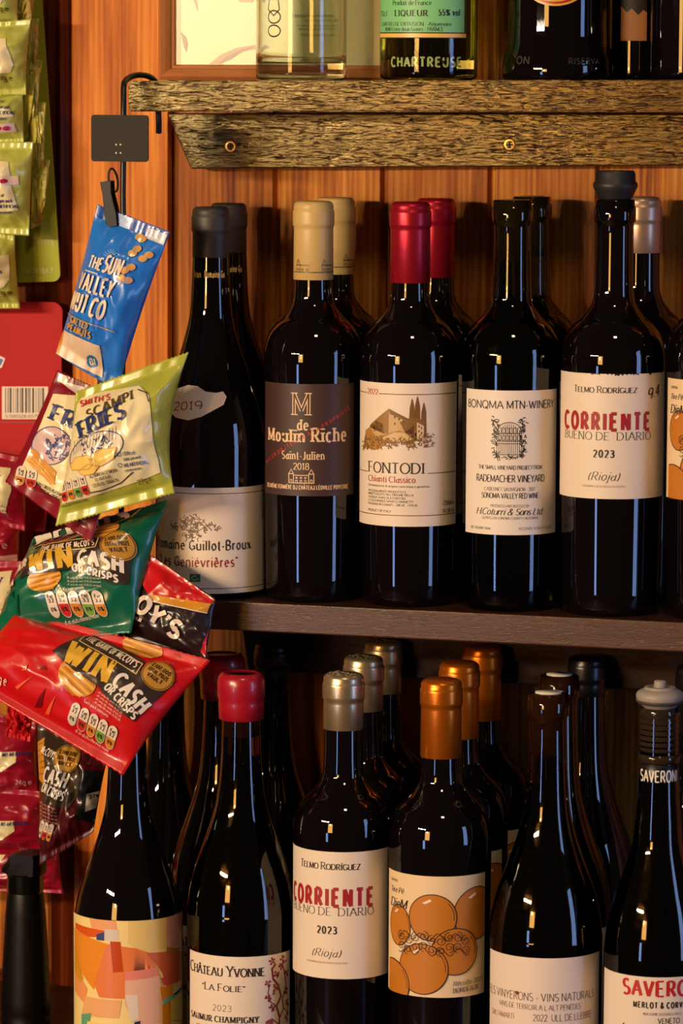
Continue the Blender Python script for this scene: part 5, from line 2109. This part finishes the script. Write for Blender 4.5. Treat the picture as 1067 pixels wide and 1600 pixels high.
def clip(px, py, tilt, Y):
    """spring clip: two plastic jaws on a loop of the wire"""
    bm = bmesh.new()
    a = math.radians(tilt)
    s = .00048

    def R(x, z):
        return (x * math.cos(a) + z * math.sin(a), -x * math.sin(a) + z * math.cos(a))
    for side, y0, y1 in ((1, Y - .0085, Y - .0058), (1, Y - .002, Y + .0006)):
        pr = [(-9, 0), (9, 0), (10, 20), (7, 52), (9, 72), (-9, 72), (-8, 52), (-10, 20)]
        base = at(px, py, Y)
        pts = [(base.x - o.x + R(x * s, z * s)[0], base.z - o.z + R(x * s, z * s)[1]) for x, z in pr]
        add_prism(bm, pts, 'y', y0 - o.y, y1 - o.y, .0004)
    ring = []
    for k in range(17):
        b_ = 2 * PI * k / 16
        x, z = R(.0048 + .0036 * math.cos(b_), .0345 + .009 * math.sin(b_))
        ring.append(Vector((at(px, py, Y).x - o.x + x, Y - .004 - o.y, at(px, py, Y).z - o.z + z)))
    add_tube(bm, ring, .0009, 8)
    return mesh_obj('clip', bm, BLACK_PLASTIC, hs)


clip(181, 354, -9, -.2)
clip(166, 600, 5, -.168)

# ------------------------------------------------------------------ display cards on the left wall


def card(name, pts, Y, label, col, holes=()):
    root = empty(name, at(pts[0][0], pts[0][1], Y), label, 'display card')
    o = root.location
    bm = bmesh.new()
    q = [at(p[0], p[1], Y) - o for p in pts]
    add_prism(bm, [(p.x, p.z) for p in q], 'y', -.0008, .0008)
    mesh_obj('board', bm, mat('card_board', col, .6, spec=.25), root)
    return root, o


def card_print(root, o, art, Y, name='printing'):
    bm = bmesh.new()
    pal = Palette('card_print', rough=.45)
    art.build(bm, lambda x, y, l: at(x, y, Y - .0009 - .00012 * l) - o, pal)
    print_on(root.children[0], bm, pal.mats)


YG = -.026
corner = [(94.5 - 12 + 12 * math.cos(math.radians(a)), 428 + 12 * math.sin(math.radians(a))) for a in range(0, 91, 15)]
root, o = card('display_card', [(-90, -40), (63, -40)] + corner + [(-90, 444)], YG, 'olive green hanging snack card at the upper left', (156, 164, 48))
art = Art()
art.text('7082V70A Y', 35, 428, 84, 426, 8, (176, 178, 96), 'bold')
art.text('SMITHS', 42, 385, 86, 383, 8, (144, 152, 62), 'bold')
art.line([(40, 372), (88, 370)], 3, (144, 152, 62))
card_print(root, o, art, YG)
YRD = -.026
corner = [(98 - 16 + 16 * math.cos(math.radians(a)), 488 + 16 * math.sin(math.radians(a))) for a in range(-90, 1, 15)]
root, o = card('display_card', [(-90, 470)] + corner + [(96, 580), (88, 700), (70, 830), (-90, 830)], YRD, 'red cardboard snack card with a barcode sticker at the left edge', (176, 10, 14))
art = Art()
art.rect(3, 604, 75, 655, (222, 200, 178), 1)
r = random.Random(3)
x = 8
while x < 70:
    w_ = r.choice((.8, 1.4, 2.2, 3))
    art.rect(x, 606, x + w_, 645, (40, 30, 26), 2)
    x += w_ + r.choice((1, 1.6, 2.6))
art.text('5 000328 657950', 8, 653, 70, 653, 5, INK, 'sans')
art.line([(-90, 660), (92, 660)], 1.4, (120, 4, 10), 2)
art.poly([(0, 556), (8, 560), (3, 574), (-6, 578), (-10, 560)], (216, 206, 208), 2)
art.poly([(0, 560), (5, 562), (1, 571), (-6, 572), (-8, 562)], (60, 80, 150), 3)
card_print(root, o, art, YRD)

# green bags fixed in a staggered line on the card
for k, (quad, lb, g27) in enumerate((
    ([(-60, -60), (30, -60), (28, 40), (-60, 50)], 'topmost green snack bag on the olive card', 1),
    ([(-60, 40), (48, 30), (40, 148), (-60, 148)], 'green snack bag second from the top on the olive card', 1),
    ([(-60, 150), (36, 140), (38, 222), (-60, 226)], 'green snack bag with berry strip third on the olive card', 2),
    ([(-60, 222), (52, 222), (46, 368), (-60, 362)], 'green snack bag with berry strip and blue print near the card bottom', 2),
    ([(-60, 350), (22, 368), (30, 482), (-60, 482)], 'lowest green snack bag hanging past the olive card edge', 1),
)):
    Yk = -.062 - .004 * (k % 2)
    bag = Bag('snack_bag', quad, [Yk] * 4, lb, (178, 182, 84), .016, SUR, 20 + k, wr=1.3)
    art = Art()
    x1, y1 = quad[2]
    yt_ = quad[1][1]
    if k in (0, 1, 4):
        art.poly([(-56, yt_ + 30), (20, yt_ + 30), (x1 - 8, y1 - 46), (x1 - 14, y1 - 34), (-56, y1 - 30)], CR, 1)
        art.text('27g e', 2, y1 - 22, min(x1 - 6, 26), y1 - 22, 8, INK, 'sans')
        art.text('preservatives', -30, y1 - 56, 14, y1 - 56, 6, NV, 'bold')
    else:
        art.poly([(-56, yt_ + 24), (24, yt_ + 30), (x1 - 8, y1 - 40), (-56, y1 - 30)], CR, 1)
        art.poly([(-56, yt_ + 56), (x1 - 8, yt_ + 52), (x1 - 6, yt_ + 66), (-56, yt_ + 70)], (222, 196, 186), 3)
        for q_ in (11, 22):
            art.ell(q_, yt_ + 60, 5, 3.6, (176, 16, 44), 4, 16)
        for q_ in range(4):
            art.text(('131kcal', '550kJ per pack', 'NO ARTIFICIAL', 'preservatives')[q_], 2, y1 - 62 + 9 * q_, (22, 32, 40, 30)[q_] - (8 if k == 2 else 0), y1 - 62 + 9 * q_, 5, NV, 'bold')
    bag.print(art)
for k, (quad, lb) in enumerate((
    ([(24, -30), (58, -30), (46, 62), (22, 62)], 'edge-on green snack bag beside the topmost one on the olive card'),
    ([(36, 28), (60, 30), (52, 128), (34, 150)], 'edge-on green snack bag beside the 27g print on the olive card'),
    ([(40, 92), (66, 94), (52, 210), (36, 222)], 'long edge-on green snack bag halfway down the olive card'),
    ([(46, 160), (72, 160), (64, 290), (48, 300)], 'edge-on green snack bag beside the lower berry strip'),
    ([(50, 248), (77, 250), (68, 350), (48, 358)], 'lowest edge-on green snack bag at the right of the olive card'),
)):
    bag = Bag('snack_bag', quad, [-.048, -.040, -.040, -.048], lb, (176, 166, 66), .009, SUR, 30 + k, wr=1.2)
    art = Art()
    art.poly([bag.uv(.5, .1), bag.uv(.98, .12), bag.uv(.98, .5), bag.uv(.7, .7), bag.uv(.5, .5)], (178, 150, 70) if k < 2 else (176, 172, 90), 1)
    bag.print(art)

# maroon and cream bags on the red card and below
MB = 'maroon snack bags on the red display card'
for k, (quad, lb, kind) in enumerate((
    ([(-90, 690), (44, 716), (40, 830), (-90, 800)], 'cream-fronted maroon bag just under the barcode card', 0),
    ([(-90, 800), (34, 800), (28, 884), (-90, 890)], 'maroon bag with weight print under the cream-fronted one', 1),
    ([(-80, 880), (52, 876), (44, 1010), (-80, 1010)], 'maroon and cream bag half hidden left of the green crisp bag', 2),
    ([(-80, 1100), (56, 1130), (60, 1246), (-80, 1256)], 'maroon cream-panelled bag left of the brown crisp bag', 3),
    ([(-80, 1226), (66, 1236), (76, 1340), (-80, 1330)], 'lower maroon cream-panelled bag above the black tapered dispenser', 3),
    ([(-80, 1316), (92, 1318), (100, 1396), (-80, 1390)], 'lowest maroon bag drooping behind the black tapered dispenser', 4),
)):
    Yk = -.062 + (.006 if k % 2 else 0)
    bag = Bag('snack_bag', quad, [Yk] * 4, lb, (152, 16, 44), .016, MB, 40 + k, wr=1.4)
    art = Art()
    (x0, y0), (x1, y1), (x2, y2), (x3, y3) = quad
    if kind in (0, 2):
        art.poly([(-84, y0 + 22), (24, y1 + 14), (30, y1 + 46), (20, y2 - 30), (-84, y3 - 30)], CR, 1)
        art.text('BACON', -60, y1 + 30, 12, y1 + 38, 15, NV, 'serif')
        art.text('FLAVOUR', -60, y1 + 52, 10, y1 + 56, 15, NV, 'serifb')
        for q_ in range(3):
            art.text('NO ARTIFICIAL', -30, y1 + 70 + 8 * q_, 24, y1 + 74 + 8 * q_, 4, NV, 'sans')
    elif kind == 3:
        art.poly([(-84, y1 + 36), (36, y1 + 40), (38, y1 + 56), (16, y1 + 70), (-84, y1 + 74)], CR, 1)
        art.text('NO ARTIFICIAL', 18, y1 + 46, 56, y1 + 48, 5, NV, 'bold')
        art.text('FLAVOUR SNACK', -40, y1 + 62, 8, y1 + 60, 6, INK, 'bold')
        art.text('24g e', 34, y1 + 92, 54, y1 + 94, 8, (216, 170, 170), 'sans')
    elif kind == 1:
        art.text('24g e', -6, y1 + 52, 20, y1 + 54, 11, (226, 186, 186), 'sans')
        art.poly([(-84, y1 + 66), (30, y1 + 66), (28, y2 - 2), (-84, y3 - 2)], (206, 150, 140), 1)
    else:
        art.poly([(-84, y1 + 10), (20, y1 + 12), (8, y1 + 32), (-84, y1 + 34)], CR, 1)
    bag.print(art)

# ------------------------------------------------------------------ black tapered dispenser, lower left
YD = -.15
p = at(40, 1450, YD)
s = F / depth(p)
base = Vector((p.x, YD, ZLOW))
pm = empty('dispenser', base, 'black tapered dispenser with a slanted spout top at the lower left', 'dispenser')
zz = lambda y: at(40, y, YD).z - ZLOW
R = lambda px: px / s
bm = bmesh.new()
add_lathe(bm, [(0, 0), (R(37), 0), (R(39), .003), (R(39), zz(1590)), (R(37), zz(1584)), (R(39), zz(1578)), (R(38.5), zz(1560)), (R(36), zz(1500)), (R(32), zz(1430)), (R(29), zz(1398)), (R(27), zz(1392)), (0, zz(1391))], 56)
bmesh.ops.recalc_face_normals(bm, faces=bm.faces)
mesh_obj('body', bm, BLACK_PLASTIC, pm, True, 40)
bm = bmesh.new()
add_lathe(bm, [(0, zz(1394)), (R(27), zz(1394)), (R(28.5), zz(1390)), (R(28.5), zz(1366)), (R(30), zz(1362)), (0, zz(1362))], 48)
bmesh.ops.recalc_face_normals(bm, faces=bm.faces)
mesh_obj('collar', bm, mat('gloss_black_plastic', (10, 9, 9), .18), pm, True, 40)
bm = bmesh.new()
prf = [(-38, 1360), (-36, 1354), (-28, 1346), (-22, 1335), (-4, 1331), (30, 1331), (32, 1338), (31, 1364), (-20, 1366)]
t = bmesh.new()
n = len(prf)
rings = []
for j, (dy, k) in enumerate(((-26, .72), (-18, .93), (-8, 1), (8, 1), (18, .93), (26, .72))):
    rings.append([t.verts.new((R(x * (k if x > -25 else k * k)), R(dy), zz(y))) for x, y in prf])
for a, c in zip(rings, rings[1:]):
    for i in range(n):
        t.faces.new((a[i], a[(i + 1) % n], c[(i + 1) % n], c[i]))
t.faces.new(rings[0][::-1])
t.faces.new(rings[-1])
bmesh.ops.recalc_face_normals(t, faces=t.faces)
mesh_obj('spout_cap', t, BLACK_PLASTIC, pm, True, 35)
